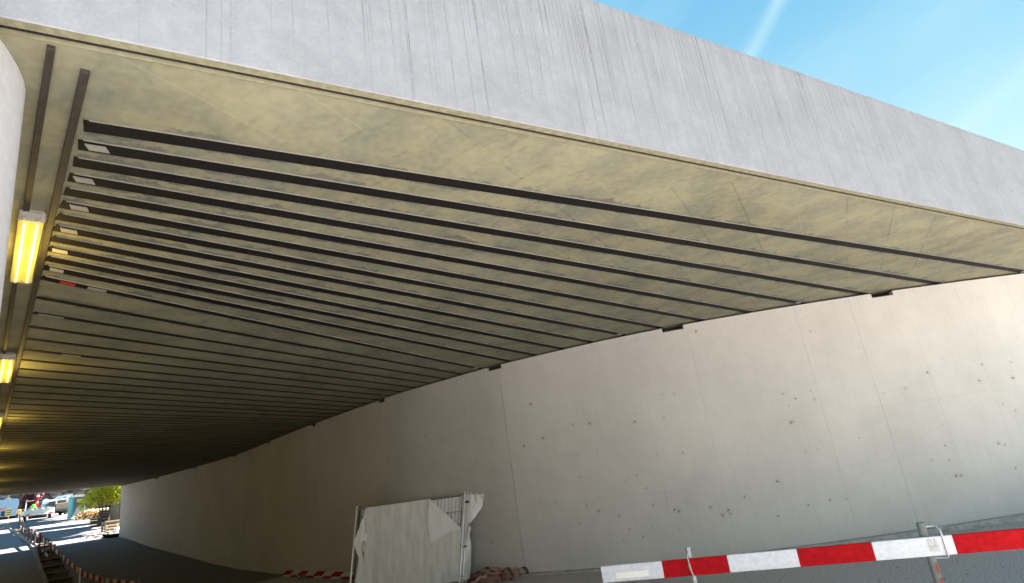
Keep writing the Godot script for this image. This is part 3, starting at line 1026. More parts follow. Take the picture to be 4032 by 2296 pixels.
# ------------------------------------------------------------------ near things
func build_barrier() -> void:
	var a := Vector2(0.45, -6.194)
	var d := Vector2(0.9426, 0.3336)
	var front := Vector2(-0.3336, 0.9426)
	var t := thing("barrier_plank", "long red and white striped barrier plank hung on two posts, nearest the camera", "barrier", v3(a, 0.70), atan2(-d.y, d.x))
	for k in 8:
		var st := begin()
		box(st, Vector3(0.567 * (k + 0.5), 0, 0), Vector3(0.5665, 0.14, 0.024), 0.004)
		obj("white_field" if k % 2 == 0 else "red_field", st, M.white if k % 2 == 0 else M.red, t)
	var st := begin()
	box(st, Vector3(0.285, -0.018, 0.0135), Vector3(0.30, 0.05, 0.003), 0.0)
	obj("reflector_strip", st, M.cream, t)
	# the clip stamped with two hooks, beside the second post
	st = begin()
	var clip := PackedVector2Array([Vector2(0, 0.05), Vector2(0.012, 0.058), Vector2(0.030, 0.052), Vector2(0.030, 0.02), Vector2(0.020, 0.02), Vector2(0.020, 0.036), Vector2(0.012, 0.036), Vector2(0.012, 0.008), Vector2(0.046, 0.008), Vector2(0.046, 0.03), Vector2(0.040, 0.05), Vector2(0.052, 0.057), Vector2(0.066, 0.044), Vector2(0.066, -0.03), Vector2(0, -0.03)])
	prism(st, clip, 0.013, 0.017, Transform3D(Basis.IDENTITY, Vector3(2.66, -0.005, 0)))
	obj("hook_clip", st, M.galv, t)
	# posts with their wire hooks
	for q in [[0.815, 0.023, 0.86, "slim grey steel post with a rusty wire hook, left of the pair", true], [2.66, 0.031, 0.872, "stout grey-green steel post with red paint marks, right of the pair", false]]:
		var p: Vector2 = a + d * q[0] - front * (0.016 + q[1])
		var r: float = q[1]
		var h: float = q[2]
		var o := thing("barrier_post", q[3], "post", v3(p, 0.0), atan2(-d.y, d.x))
		st = begin()
		tube(st, [Vector3(0, -0.3, 0), Vector3(0, h, 0)], r, 16, -1.0, false)
		tube(st, [Vector3(0, h, 0), Vector3(0, h - 0.2, 0)], r - 0.004, 16, -1.0, false)
		for k in 16:
			var u := Vector3(cos(TAU * k / 16), 0, sin(TAU * k / 16))
			var v := Vector3(cos(TAU * (k + 1) / 16), 0, sin(TAU * (k + 1) / 16))
			quad(st, u * r + Vector3(0, h, 0), v * r + Vector3(0, h, 0), v * (r - 0.004) + Vector3(0, h, 0), u * (r - 0.004) + Vector3(0, h, 0), Vector3.UP)
		obj("tube", st, M.galv if q[4] else M.post_green, o)
		st = begin()
		var zf := r + 0.016 + 0.012 + 0.009
		if q[4]:
			tube(st, [Vector3(0.002, 0.825, r), Vector3(-0.006, 0.808, zf * 0.6), Vector3(-0.012, 0.785, zf), Vector3(-0.006, 0.72, zf + 0.002), Vector3(0.001, 0.66, zf), Vector3(0.006, 0.618, zf - 0.004), Vector3(0.014, 0.612, zf - 0.018)], 0.0055, 8)
			obj("wire_hook", st, M.wire, o)
			st = begin()
			tube(st, [Vector3(-0.010, 0.745, zf + 0.006), Vector3(-0.014, 0.715, zf + 0.011), Vector3(-0.008, 0.675, zf + 0.011), Vector3(0.000, 0.655, zf + 0.006)], 0.0055, 8)
			obj("rusty_tie", st, M.rusty_wire, o)
		else:
			tube(st, [Vector3(r * 0.8, 0.84, 0.01), Vector3(0.06, 0.842, 0.012), Vector3(0.095, 0.838, 0.03), Vector3(0.106, 0.815, zf * 0.9), Vector3(0.108, 0.775, zf), Vector3(0.108, 0.625, zf), Vector3(0.104, 0.612, zf - 0.012), Vector3(0.03, 0.612, r)], 0.0065, 8)
			obj("wire_hook", st, M.wire, o)
			for z in [[0.50, 0.58], [0.33, 0.47]]:
				st = begin()
				for k in 4:
					var a0 := 0.25 + 0.22 * k
					var a1 := a0 + 0.22
					var u := Vector3(sin(a0), 0, cos(a0)) * (r + 0.0015)
					var v := Vector3(sin(a1), 0, cos(a1)) * (r + 0.0015)
					var j := 0.02 * (k % 2)
					quad(st, u + Vector3(0, z[0] + j, 0), v + Vector3(0, z[0] + 0.01 - j, 0), v + Vector3(0, z[1] - j, 0), u + Vector3(0, z[1] - 0.012 + j, 0), u)
				obj("paint_mark", st, M.paint_mark, o)

# a sheet of cloth over a rectangle or an outline in u and v, with folds
func cloth(st: SurfaceTool, outline: PackedVector2Array, place: Callable, step: float, amp: float, sd: int) -> void:
	var n := noise(1.0, sd, 3)
	var lo := outline[0]
	var hi := outline[0]
	for q in outline:
		lo = lo.min(q)
		hi = hi.max(q)
	st.set_smooth_group(1)
	var nx := int(ceil((hi.x - lo.x) / step))
	var ny := int(ceil((hi.y - lo.y) / step))
	var point := func(p: Vector2) -> Vector3:
		var f := n.get_noise_2d(p.x * 3.0, p.y * 0.9) * amp + n.get_noise_2d(p.x * 8.0 + 5.0, p.y * 3.0) * amp * 0.35
		return place.call(p, f)
	for i in nx:
		for j in ny:
			var cell := PackedVector2Array([lo + Vector2(i, j) * step, lo + Vector2(i + 1, j) * step, lo + Vector2(i + 1, j + 1) * step, lo + Vector2(i, j + 1) * step])
			for part in Geometry2D.intersect_polygons(cell, outline):
				var idx := Geometry2D.triangulate_polygon(part)
				for k in range(0, idx.size(), 3):
					var a: Vector3 = point.call(part[idx[k]])
					var b: Vector3 = point.call(part[idx[k + 1]])
					var c: Vector3 = point.call(part[idx[k + 2]])
					tri(st, a, b, c, place.call(Vector2.ZERO, 1.0) - place.call(Vector2.ZERO, 0.0))
	st.set_smooth_group(-1)

func build_fence() -> void:
	# corners of the front panel: it stands in front of the wall, leaning back
	var bl := Vector3(-3.83, 0.0, -12.45)
	var br := Vector3(-1.70, 0.0, -12.10)
	var tl := Vector3(-3.71, 1.54, -12.88)
	var tr := Vector3(-1.474, 1.537, -12.51)
	var nrm := (br - bl).cross(tl - bl).normalized()
	var len := 2.72
	var hgt := 1.59
	var frame := func(back: float, shift: float) -> Callable:
		return func(p: Vector2, f: float) -> Vector3:
			var u := (p.x + shift) / len
			var v := p.y / hgt
			return bl.lerp(br, u).lerp(tl.lerp(tr, u), v) + nrm * (f - back)
	var bare := ["front galvanised mesh fence panel leaning on the curved wall, small dark plate at its left", "middle galvanised fence panel leaning behind the front one", "rear galvanised fence panel of the leaning stack, nearest the wall"]
	for k in 3:
		var f: Callable = frame.call(0.055 * k, [0.0, 0.05, 0.105][k])
		var t := thing("fence_panel", bare[k], "fence panel", Vector3.ZERO)
		for u in [0.0, len]:
			var st := begin()
			tube(st, [f.call(Vector2(u, 0.0), 0.0), f.call(Vector2(u, hgt + 0.03), 0.0)], 0.0165, 10)
			obj("post", st, M.bright_galv if k == 0 or u > 0.0 else M.dark_steel, t)
		for v in [hgt - 0.03, 0.12]:
			var st := begin()
			tube(st, [f.call(Vector2(0.0, v), 0.0), f.call(Vector2(len, v), 0.0)], 0.0125, 8)
			obj("rail", st, M.galv, t)
		var st := begin()
		var x := 0.09
		while x < len:
			tube(st, [f.call(Vector2(x, 0.12), 0.0), f.call(Vector2(x, hgt - 0.03), 0.0)], 0.0022, 4, -1.0, false)
			x += 0.09
		var y := 0.3
		while y < hgt - 0.1:
			tube(st, [f.call(Vector2(0.0, y), 0.004), f.call(Vector2(len, y), 0.004)], 0.0022, 4, -1.0, false)
			y += 0.24
		obj("wire_mesh", st, M.dark_steel, t).set_meta("kind", "stuff")
		if k == 0:
			st = begin()
			quad(st, f.call(Vector2(0.16, 1.28), 0.008), f.call(Vector2(0.34, 1.28), 0.008), f.call(Vector2(0.34, 1.42), 0.008), f.call(Vector2(0.16, 1.42), 0.008), nrm)
			quad(st, f.call(Vector2(0.16, 1.28), 0.003), f.call(Vector2(0.34, 1.28), 0.003), f.call(Vector2(0.34, 1.42), 0.003), f.call(Vector2(0.16, 1.42), 0.003), -nrm)
			obj("name_plate", st, M.navy, t)
			st = begin()
			quad(st, f.call(Vector2(0.18, 1.31), 0.010), f.call(Vector2(0.32, 1.31), 0.010), f.call(Vector2(0.32, 1.335), 0.010), f.call(Vector2(0.18, 1.335), 0.010), nrm)
			obj("plate_border", st, M.plate, t)
	# the sheet tied to the front panel, two corners hanging loose
	var f0: Callable = frame.call(-0.022, 0.0)
	var st := begin()
	cloth(st, PackedVector2Array([Vector2(0.25, 1.555), Vector2(1.86, 1.56), Vector2(2.70, 0.93), Vector2(2.70, 0.03), Vector2(0.42, 0.03), Vector2(0.30, 0.72), Vector2(0.06, 0.93)]), f0, 0.06, 0.016, 61)
	var sheet := thing("fabric_sheet", "grey-white fabric sheet tied over the front fence panel, its corner folded down", "sheet")
	obj("cloth", st, M.sheet, sheet)
	# folded corner: a triangle lying on the sheet
	var f1: Callable = frame.call(-0.05, 0.0)
	st = begin()
	cloth(st, PackedVector2Array([Vector2(1.86, 1.562), Vector2(2.70, 0.93), Vector2(2.38, 0.88), Vector2(1.97, 0.74), Vector2(1.87, 1.1)]), f1, 0.07, 0.014, 62)
	obj("folded_corner", st, M.sheet_back, sheet)
	st = begin()
	cloth(st, PackedVector2Array([Vector2(0.26, 1.552), Vector2(0.31, 1.35), Vector2(0.29, 1.10), Vector2(0.37, 0.95), Vector2(0.25, 0.93), Vector2(0.27, 0.52), Vector2(0.12, 0.74), Vector2(0.04, 0.90)]), f1, 0.06, 0.05, 63)
	obj("loose_edge", st, M.sheet_back, sheet)
	st = begin()
	cloth(st, PackedVector2Array([Vector2(0.19, 0.72), Vector2(0.30, 0.66), Vector2(0.46, 0.02), Vector2(0.10, 0.02)]), frame.call(-0.035, 0.0), 0.07, 0.03, 64)
	obj("hanging_tail", st, M.sheet_back, sheet)
	# the sheet of the panel behind, bunched out past the posts on the right
	st = begin()
	cloth(st, PackedVector2Array([Vector2(0.09, 1.575), Vector2(2.62, 1.59), Vector2(2.62, 0.05), Vector2(0.12, 0.05)]), frame.call(0.085, 0.0), 0.12, 0.02, 65)
	var rear := thing("fabric_sheet", "second white sheet behind the leaning panels, bunched past their right posts", "sheet")
	obj("cloth", st, M.sheet_back, rear)
	st = begin()
	cloth(st, PackedVector2Array([Vector2(2.66, 1.57), Vector2(3.20, 1.51), Vector2(3.14, 1.28), Vector2(2.88, 0.98), Vector2(2.93, 0.92), Vector2(2.90, 0.80), Vector2(2.95, 0.55), Vector2(2.97, 0.05), Vector2(2.66, 0.05)]), frame.call(0.02, 0.0), 0.05, 0.09, 66)
	obj("bunched_edge", st, M.sheet_back, rear)
	st = begin()
	tube(st, [f0.call(Vector2(2.70, 0.88), 0.02), f0.call(Vector2(2.69, 0.76), 0.04), f0.call(Vector2(2.74, 0.66), 0.05), f0.call(Vector2(2.79, 0.60), 0.03)], 0.010, 6)
	obj("tie", st, M.sheet_back, rear)
	# the couplers that clamp the panel posts together
	for v in [1.42, 0.62]:
		st = begin()
		var c: Vector3 = frame.call(0.02, 0.07).call(Vector2(len - 0.01, v), 0.0)
		box(st, c, Vector3(0.085, 0.035, 0.05), 0.006, Basis(Vector3.UP, -0.46))
		tag(obj("coupler", st, M.dark_steel), "dark steel clamp holding the fence posts together near the top" if v > 1.0 else "dark steel clamp low on the bundled fence posts", "clamp")

func ribbon(st: SurfaceTool, pts: Array, side: Vector3, half: float) -> void:
	st.set_smooth_group(1)
	for i in pts.size() - 1:
		var a: Vector3 = pts[i]
		var b: Vector3 = pts[i + 1]
		var up := (b - a).cross(side)
		quad(st, a - side * half, b - side * half, b + side * half, a + side * half, up)
	st.set_smooth_group(-1)

func build_small_near() -> void:
	# slings heaped at the foot of the fence
	var t := thing("sling_heap", "heap of pink and brown lifting slings on the ground right of the leaning fence", "slings", Vector3(-1.06, 0.0, -11.62), 0.3)
	var st := begin()
	var n := noise(1.0, 71, 3)
	var rings := []
	for i in 15:
		var ring := []
		for k in 22:
			var a := TAU * k / 22.0
			var r := (1.0 - pow(i / 14.0, 1.7)) * (1.0 + 0.35 * n.get_noise_2d(cos(a) * 2.4 + i * 0.5, sin(a) * 2.4))
			var y := 0.22 * (i / 14.0) + 0.06 * n.get_noise_2d(cos(a) * 3.0, sin(a) * 3.0 + i * 0.7)
			ring.append(Vector3(cos(a) * r * 0.37 - 0.08, maxf(0.0, y), sin(a) * r * 0.22))
		rings.append(ring)
	st.set_smooth_group(1)
	for i in 14:
		for k in 22:
			quad(st, rings[i][k], rings[i][(k + 1) % 22], rings[i + 1][(k + 1) % 22], rings[i + 1][k], Vector3(cos(TAU * k / 22.0), 0.6, sin(TAU * k / 22.0)))
	obj("folded_cloth", st, M.strap, t)
	# bands lying over the heap, then loops that stand up at its right end
	for q in 7:
		st = begin()
		var pts := []
		var z0 := -0.16 + 0.055 * q
		for k in 17:
			var x := -0.44 + 0.80 * k / 16.0
			var f := clampf(1.0 - pow(absf(x + 0.06) / 0.40, 2.2), 0.0, 1.0)
			pts.append(Vector3(x, 0.02 + f * (0.20 + 0.035 * sin(q * 2.1)) * (1.0 - absf(z0) * 1.6) + 0.018 * sin(k * 1.7 + q * 1.3), z0 + 0.05 * sin(k * 0.5 + q)))
		ribbon(st, pts, Vector3(0.25 * sin(q * 1.9), 0.55, 0.8).normalized(), 0.05)
		obj("sling", st, M.strap_pink if q % 2 == 0 else M.strap, t)
	for q in 5:
		st = begin()
		var pts := []
		var c := Vector3(0.10 + 0.11 * q, 0.0, rng.randf_range(-0.12, 0.14))
		var hh := 0.20 - 0.022 * q + rng.randf_range(-0.02, 0.02)
		var ww := rng.randf_range(0.07, 0.11)
		for k in 15:
			var an := -0.35 + (PI + 0.7) * k / 14.0
			pts.append(c + Vector3(cos(an) * ww + 0.04 * sin(an), maxf(0.01, sin(an) * hh + 0.02), 0.03 * cos(an * 2.0)))
		ribbon(st, pts, Vector3(rng.randf_range(-0.5, 0.5), 0.35, 1.0).normalized(), 0.055)
		obj("sling", st, M.strap_pink if q % 3 != 1 else M.strap, t)
	# two striped planks dumped at the foot of the wall
	var a := Vector2(-7.28, -17.98)
	var b := Vector2(-4.2, -14.7)
	var d := (b - a).normalized()
	for k in 2:
		var p := a + Vector2(-d.y, d.x) * -0.02 if k == 0 else a - d * 0.18 + Vector2(d.y, -d.x) * 0.10
		var o := thing("loose_plank", ["red and white plank lying flat by the dark wall, in front of another", "red and white plank lying at the foot of the dark wall, tilted against it"][k], "plank", v3(p, 0.02 + 0.06 * k), atan2(-d.y, d.x))
		if k == 1:
			o.rotate_object_local(Vector3.RIGHT, 0.5)
		for j in 8:
			st = begin()
			box(st, Vector3(0.5 * (j + 0.5), 0, 0), Vector3(0.4995, 0.03, 0.14), 0.003)
			obj("white_field" if (j + k) % 2 == 0 else "red_field", st, M.white if (j + k) % 2 == 0 else M.red, o)
	for q in [[-6.3, -16.7, 0.09], [-3.9, -14.1, 0.06], [-9.5, -19.9, 0.10]]:
		st = begin()
		lump(st, Vector3.ZERO, Vector3(q[2] * 1.3, q[2] * 0.7, q[2]), int(q[2] * 900), 0.35)
		var o := obj("stone", st, M.rubble)
		o.position = Vector3(q[0], q[2] * 0.3, q[1])
		tag(o, {0.09: "rough grey stone on the road before the loose striped planks", 0.06: "small grey stone just left of the leaning fence", 0.10: "grey stone lying at the dark wall deep in the underpass"}[q[2]], "stone")

func lump(st: SurfaceTool, c: Vector3, r: Vector3, sd: int, rough: float, na := 9, nb := 6) -> void:
	var n := noise(1.0, sd, 2)
	st.set_smooth_group(-1)
	var p := func(i: int, j: int) -> Vector3:
		var a := TAU * (i % na) / na
		var b := PI * j / nb
		var q := Vector3(cos(a) * sin(b), cos(b), sin(a) * sin(b))
		return c + q * r * (1.0 + rough * n.get_noise_3d(q.x * 1.6, q.y * 1.6, q.z * 1.6) * 2.0)
	for i in na:
		for j in nb:
			var q: Vector3 = p.call(i, j)
			var s: Vector3 = p.call(i + 1, j + 1)
			quad(st, q, p.call(i + 1, j), s, p.call(i, j + 1), (q + s) * 0.5 - c)

# ------------------------------------------------------------------ beyond the far mouth
func foliage(st: SurfaceTool, blobs: Array, count: int, size: float, droop := 0.0) -> void:
	st.set_smooth_group(-1)
	var total := 0.0
	for b in blobs:
		total += b[1].x * b[1].y * b[1].z
	for b in blobs:
		var n := int(count * b[1].x * b[1].y * b[1].z / total)
		for i in n:
			var q := Vector3(rng.randfn(), rng.randfn(), rng.randfn()).normalized() * pow(rng.randf(), 0.42)
			var p: Vector3 = b[0] + q * b[1]
			var s := size * rng.randf_range(0.6, 1.4)
			var bs := Basis.from_euler(Vector3(rng.randf_range(-0.9, 0.9) - droop, rng.randf() * TAU, rng.randf_range(-0.9, 0.9)))
			var dk := rng.randf_range(0.55, 1.35)
			st.set_color(Color(dk * rng.randf_range(0.85, 1.2), dk, dk * rng.randf_range(0.7, 1.1)))
			var a: Vector3 = p + bs * Vector3(0, 0, -s)
			var c: Vector3 = p + bs * Vector3(0, 0, s)
			var l: Vector3 = p + bs * Vector3(-s * 0.5, s * 0.12, 0)
			var r: Vector3 = p + bs * Vector3(s * 0.5, s * 0.12, 0)
			tri(st, a, l, c, bs.y)
			tri(st, a, c, r, bs.y)

func tree(called: String, label: String, at: Vector2, h: float, spread: float, leaf: Material, n: int, size: float, group := "") -> void:
	var t := thing(called, label, "tree", on_ground(at), 0.0, group)
	var st := begin()
	var top := Vector3(rng.randf_range(-0.3, 0.3), h * 0.62, rng.randf_range(-0.3, 0.3))
	tube(st, [Vector3(0, -0.3, 0), Vector3(0.05, h * 0.2, 0.04), top * 0.65, top], h * 0.028, 8, h * 0.01)
	var blobs := []
	for k in 9:
		var a := TAU * k / 9.0 + rng.randf() * 0.5
		var e := Vector3(cos(a) * spread * rng.randf_range(0.4, 0.85), h * rng.randf_range(0.55, 0.92), sin(a) * spread * rng.randf_range(0.4, 0.85))
		var b := top * rng.randf_range(0.45, 0.95)
		tube(st, [b, b.lerp(e, 0.5) + Vector3(0, 0.15, 0), e], h * 0.009, 5, h * 0.003)
		blobs.append([e, Vector3(spread * 0.42, h * 0.13, spread * 0.42) * rng.randf_range(0.7, 1.25)])
	blobs.append([Vector3(0, h * 0.9, 0), Vector3(spread * 0.4, h * 0.13, spread * 0.4)])
	obj("trunk", st, M.bark, t)
	st = begin()
	foliage(st, blobs, n, size)
	obj("crown", st, leaf, t)

const FACE := 0.672    # turned towards the underpass

func at_far(x: float, z: float, up := 0.0) -> Vector3:
	return on_ground(Vector2(x, z), up)

func build_far() -> void:
	# portable toilet
	var t := thing("portable_toilet", "turquoise portable toilet with grey door and white roof beyond the underpass", "toilet", at_far(-40.3, -54.8), FACE + 0.28)
	var st := begin()
	box(st, Vector3(0, 0.90, 0), Vector3(1.02, 1.72, 1.02), 0.05)
	obj("cabin", st, M.teal, t)
	st = begin()
	box(st, Vector3(0.02, 0.90, 0.52), Vector3(0.80, 1.62, 0.04), 0.01)
	var door := obj("door", st, M.door_grey, t)
	st = begin()
	box(st, Vector3(0.03, 1.45, 0.548), Vector3(0.42, 0.24, 0.012), 0.004)
	obj("sign_plate", st, M.yellow, door)
	st = begin()
	box(st, Vector3(0.03, 1.45, 0.556), Vector3(0.28, 0.05, 0.006), 0.0)
	obj("sign_bar", st, M.wood_pale, door)
	st = begin()
	box(st, Vector3(0.36, 0.9, 0.548), Vector3(0.05, 0.12, 0.03), 0.005)
	obj("handle", st, M.black, door)
	st = begin()
	prism(st, PackedVector2Array([Vector2(-0.54, 1.76), Vector2(0.54, 1.76), Vector2(0.50, 1.86), Vector2(0.28, 1.95), Vector2(-0.28, 1.95), Vector2(-0.50, 1.86)]), -0.54, 0.54)
	obj("roof", st, M.white_paint, t)
	st = begin()
	box(st, Vector3(0, 0.03, 0), Vector3(1.10, 0.10, 1.10), 0.02)
	obj("base", st, M.alu, t)

	# flatbed trailer
	t = thing("flatbed_trailer", "silver flatbed trailer with red tail lights and a loading frame", "trailer", at_far(-48.5, -61.0), FACE + 0.10)
	st = begin()
	box(st, Vector3(0, 0.66, -1.7), Vector3(2.28, 0.10, 3.6), 0.02)
	obj("bed", st, M.alu, t)
	st = begin()
	box(st, Vector3(0, 0.86, 0.10), Vector3(2.30, 0.34, 0.05), 0.012)
	obj("tailboard", st, M.alu, t)
	for x in [-1.15, 1.15]:
		st = begin()
		box(st, Vector3(x, 0.86, -1.7), Vector3(0.05, 0.34, 3.55), 0.012)
		obj("sideboard", st, M.alu, t)
	st = begin()
	box(st, Vector3(0, 0.56, 0.12), Vector3(2.30, 0.16, 0.10), 0.02)
	var bumper := obj("light_bar", st, M.white_paint, t)
	for x in [-0.9, 0.9]:
		st = begin()
		box(st, Vector3(x, 0.57, 0.185), Vector3(0.30, 0.12, 0.04), 0.01)
		obj("tail_light", st, M.tail, bumper)
	st = begin()
	box(st, Vector3(0.05, 0.56, 0.182), Vector3(0.46, 0.11, 0.02), 0.004)
	obj("number_plate", st, M.cream, bumper)
	for x in [-1.12, 0.0, 1.12]:
		st = begin()
		tube(st, [Vector3(x, 0.7, -3.45), Vector3(x, 1.32, -3.45)], 0.035, 6)
		obj("frame_post", st, M.alu, t)
	st = begin()
	tube(st, [Vector3(-1.12, 1.32, -3.45), Vector3(1.12, 1.32, -3.45)], 0.035, 6)
	obj("frame_rail", st, M.light_blue, t)
	st = begin()
	tube(st, [Vector3(-1.10, 0.7, -0.6), Vector3(-1.0, 2.05, -0.75)], 0.045, 6)
	tube(st, [Vector3(-1.0, 1.92, -0.75), Vector3(-0.45, 1.93, -0.75)], 0.03, 6)
	obj("rack_post", st, M.alu, t)
	for x in [-0.98, 0.98]:
		st = begin()
		tube(st, [Vector3(x - 0.11, 0.30, -1.5), Vector3(x + 0.11, 0.30, -1.5)], 0.30, 14)
		var wheel := obj("wheel", st, M.rubber, t)
		st = begin()
		tube(st, [Vector3(x - 0.125, 0.30, -1.5), Vector3(x + 0.125, 0.30, -1.5)], 0.15, 10)
		obj("rim", st, M.alu, wheel)
	st = begin()
	box(st, Vector3(0, 0.40, -1.4), Vector3(1.2, 0.16, 3.0), 0.02)
	obj("chassis", st, M.black, t)
	# white hoses lying on the bed
	for k in 2:
		st = begin()
		var pts := []
		for i in 9:
			pts.append(Vector3(-0.75 + 0.95 * k + 0.10 * i, 1.02 + 0.06 * sin(i * 1.3 + k), -0.25 + 0.05 * cos(i * 0.8)))
		tube(st, pts, 0.04, 6)
		var o := obj("hose", st, M.white_paint)
		o.transform = t.transform
		tag(o, ["white hose draped over the left of the trailer's tailboard", "white hose draped over the right of the trailer's tailboard"][k], "hose")

	# crane truck
	t = thing("crane_truck", "truck with a pale blue folded crane arm behind the flatbed trailer", "truck", at_far(-54.9, -71.0), FACE + 0.12)
	st = begin()
	box(st, Vector3(0.1, 0.52, -0.6), Vector3(2.0, 0.20, 5.2), 0.02)
	obj("chassis", st, M.black, t)
	st = begin()
	box(st, Vector3(0.55, 0.93, 0.9), Vector3(1.15, 0.62, 1.6), 0.03)
	obj("tool_box", st, M.brown_box, t)
	st = begin()
	prism(st, PackedVector2Array([Vector2(-1.0, 0.6), Vector2(0.3, 0.6), Vector2(0.3, 1.75), Vector2(-0.85, 1.75), Vector2(-1.0, 1.2)]), -1.4, 0.2)
	var cab := obj("cab", st, M.light_blue, t)
	st = begin()
	box(st, Vector3(-0.30, 1.38, 0.21), Vector3(0.9, 0.45, 0.03), 0.0)
	obj("rear_window", st, M.glass_dark, cab)
	st = begin()
	prism(st, PackedVector2Array([Vector2(-0.95, 1.72), Vector2(-0.1, 1.80), Vector2(0.15, 2.02), Vector2(1.25, 2.16), Vector2(1.62, 2.16), Vector2(1.62, 1.96), Vector2(1.3, 1.93), Vector2(0.15, 1.78), Vector2(-0.1, 1.60), Vector2(-0.95, 1.48)]), 0.75, 1.05)
	obj("crane_arm", st, M.pale_blue, t)
	st = begin()
	tube(st, [Vector3(-0.85, 1.60, 0.62), Vector3(-0.85, 1.60, 1.12)], 0.30, 18)
	obj("arm_joint", st, M.light_blue, t)
	st = begin()
	tube(st, [Vector3(-0.7, 1.58, 1.1), Vector3(1.25, 1.70, 1.1)], 0.05, 8)
	obj("ram", st, M.white_paint, t)
	st = begin()
	box(st, Vector3(1.18, 1.66, 0.9), Vector3(0.30, 0.62, 0.36), 0.04)
	obj("crane_column", st, M.light_blue, t)
	for x in [-0.85, 1.0]:
		for z in [1.1, -2.3]:
			st = begin()
			tube(st, [Vector3(x - 0.13, 0.36, z), Vector3(x + 0.13, 0.36, z)], 0.36, 14)
			obj("wheel", st, M.rubber, t)

	# a worker in a bright green jacket behind the trailer
	t = thing("person", "person in a bright green jacket bending forward behind the flatbed trailer", "person", at_far(-54.7, -67.6), FACE)
	st = begin()
	tube(st, [Vector3(-0.10, 0.0, 0), Vector3(-0.11, 0.45, 0.03), Vector3(-0.09, 0.88, 0)], 0.075, 10, 0.11)
	tube(st, [Vector3(0.10, 0.0, 0.05), Vector3(0.11, 0.45, 0.08), Vector3(0.09, 0.88, 0)], 0.075, 10, 0.11)
	lump(st, Vector3(0, 0.92, 0), Vector3(0.19, 0.14, 0.14), 5, 0.05, 12, 8)
	tube(st, [Vector3(0.0, 0.9, 0), Vector3(0.10, 1.18, 0.02), Vector3(0.27, 1.42, 0.04), Vector3(0.34, 1.5, 0.05)], 0.17, 12, 0.09)
	tube(st, [Vector3(0.33, 1.5, 0.05), Vector3(0.41, 1.58, 0.06)], 0.055, 8)
	lump(st, Vector3(0.47, 1.65, 0.06), Vector3(0.095, 0.12, 0.1), 6, 0.04, 12, 9)
	for z in [-0.19, 0.22]:
		tube(st, [Vector3(0.26, 1.40, z), Vector3(0.34, 1.14, z * 1.2), Vector3(0.52, 0.98, z * 1.05)], 0.06, 8, 0.04)
	obj("body", st, M.skin, t)
	st = begin()
	tube(st, [Vector3(-0.01, 0.86, 0), Vector3(0.09, 1.18, 0.02), Vector3(0.27, 1.43, 0.04)], 0.205, 14, 0.20)
	for z in [-0.19, 0.22]:
		tube(st, [Vector3(0.25, 1.42, z), Vector3(0.34, 1.14, z * 1.22), Vector3(0.48, 1.01, z * 1.08)], 0.082, 8, 0.062)
	obj("jacket", st, M.hivis, t)
	st = begin()
	for z in [-1, 1]:
		tube(st, [Vector3(0.10 * z, 0.05, 0.02 + 0.025 * z), Vector3(0.11 * z, 0.45, 0.05 + 0.025 * z), Vector3(0.085 * z, 0.92, 0)], 0.09, 10, 0.13)
	obj("trousers", st, M.navy, t)

	# red marker post
	t = thing("marker_post", "red marker post with a white cap behind the crane arm", "post", at_far(-57.2, -71.5))
	st = begin()
	tube(st, [Vector3(0, 0, 0), Vector3(0, 2.28, 0)], 0.11, 12)
	obj("shaft", st, M.red, t)
	st = begin()
	tube(st, [Vector3(0, 2.28, 0), Vector3(0, 2.46, 0)], 0.112, 12)
	obj("cap", st, M.white_paint, t)

	# pale blue van seen from behind
	t = thing("box_van", "pale blue box van with an orange picture, at the far left edge", "van", at_far(-67.5, -79.2), FACE)
	st = begin()
	prism(st, PackedVector2Array([Vector2(-1.3, 0.35), Vector2(1.15, 0.35), Vector2(1.22, 0.6), Vector2(1.34, 2.1), Vector2(1.28, 2.32), Vector2(1.1, 2.42), Vector2(-1.2, 2.42), Vector2(-1.3, 2.3)]), -4.5, 0.0)
	obj("body", st, M.pale_blue, t)
	st = begin()
	prism(st, PackedVector2Array([Vector2(-1.1, 1.30), Vector2(-0.5, 1.42), Vector2(0.1, 1.42), Vector2(0.25, 1.32), Vector2(-0.2, 1.16), Vector2(-0.8, 1.10)]), 0.0, 0.02)
	obj("orange_picture", st, mat(lin(0.50, 0.16, 0.08), 0.5), t)
	for x in [-0.75, -0.15]:
		st = begin()
		box(st, Vector3(x, 0.72, 0.015), Vector3(0.42, 0.60, 0.03), 0.004)
		obj("dark_panel", st, M.navy, t)
	for x in [-1.0, 0.85]:
		st = begin()
		tube(st, [Vector3(x - 0.12, 0.33, -0.8), Vector3(x + 0.12, 0.33, -0.8)], 0.33, 14)
		obj("wheel", st, M.rubber, t)

	# dark car, half hidden by the toilet
	t = thing("parked_car", "dark parked car half hidden behind the portable toilet", "car", at_far(-53.2, -72.6), FACE + 0.2)
	st = begin()
	prism(st, PackedVector2Array([Vector2(-0.85, 0.3), Vector2(0.85, 0.3), Vector2(0.88, 0.8), Vector2(0.68, 1.35), Vector2(0.5, 1.42), Vector2(-0.5, 1.42), Vector2(-0.68, 1.35), Vector2(-0.88, 0.8)]), -3.8, 0.0)
	obj("body", st, M.navy, t)
	st = begin()
	box(st, Vector3(0, 1.08, 0.02), Vector3(1.2, 0.38, 0.03), 0.0)
	obj("rear_window", st, M.glass_dark, t)
	for x in [-0.66, 0.66]:
		st = begin()
		box(st, Vector3(x, 0.72, 0.02), Vector3(0.24, 0.13, 0.04), 0.01)
		obj("tail_light", st, M.white_paint, t)
		st = begin()
		tube(st, [Vector3(x - 0.1, 0.29, -0.7), Vector3(x + 0.1, 0.29, -0.7)], 0.29, 12)
		obj("wheel", st, M.rubber, t)

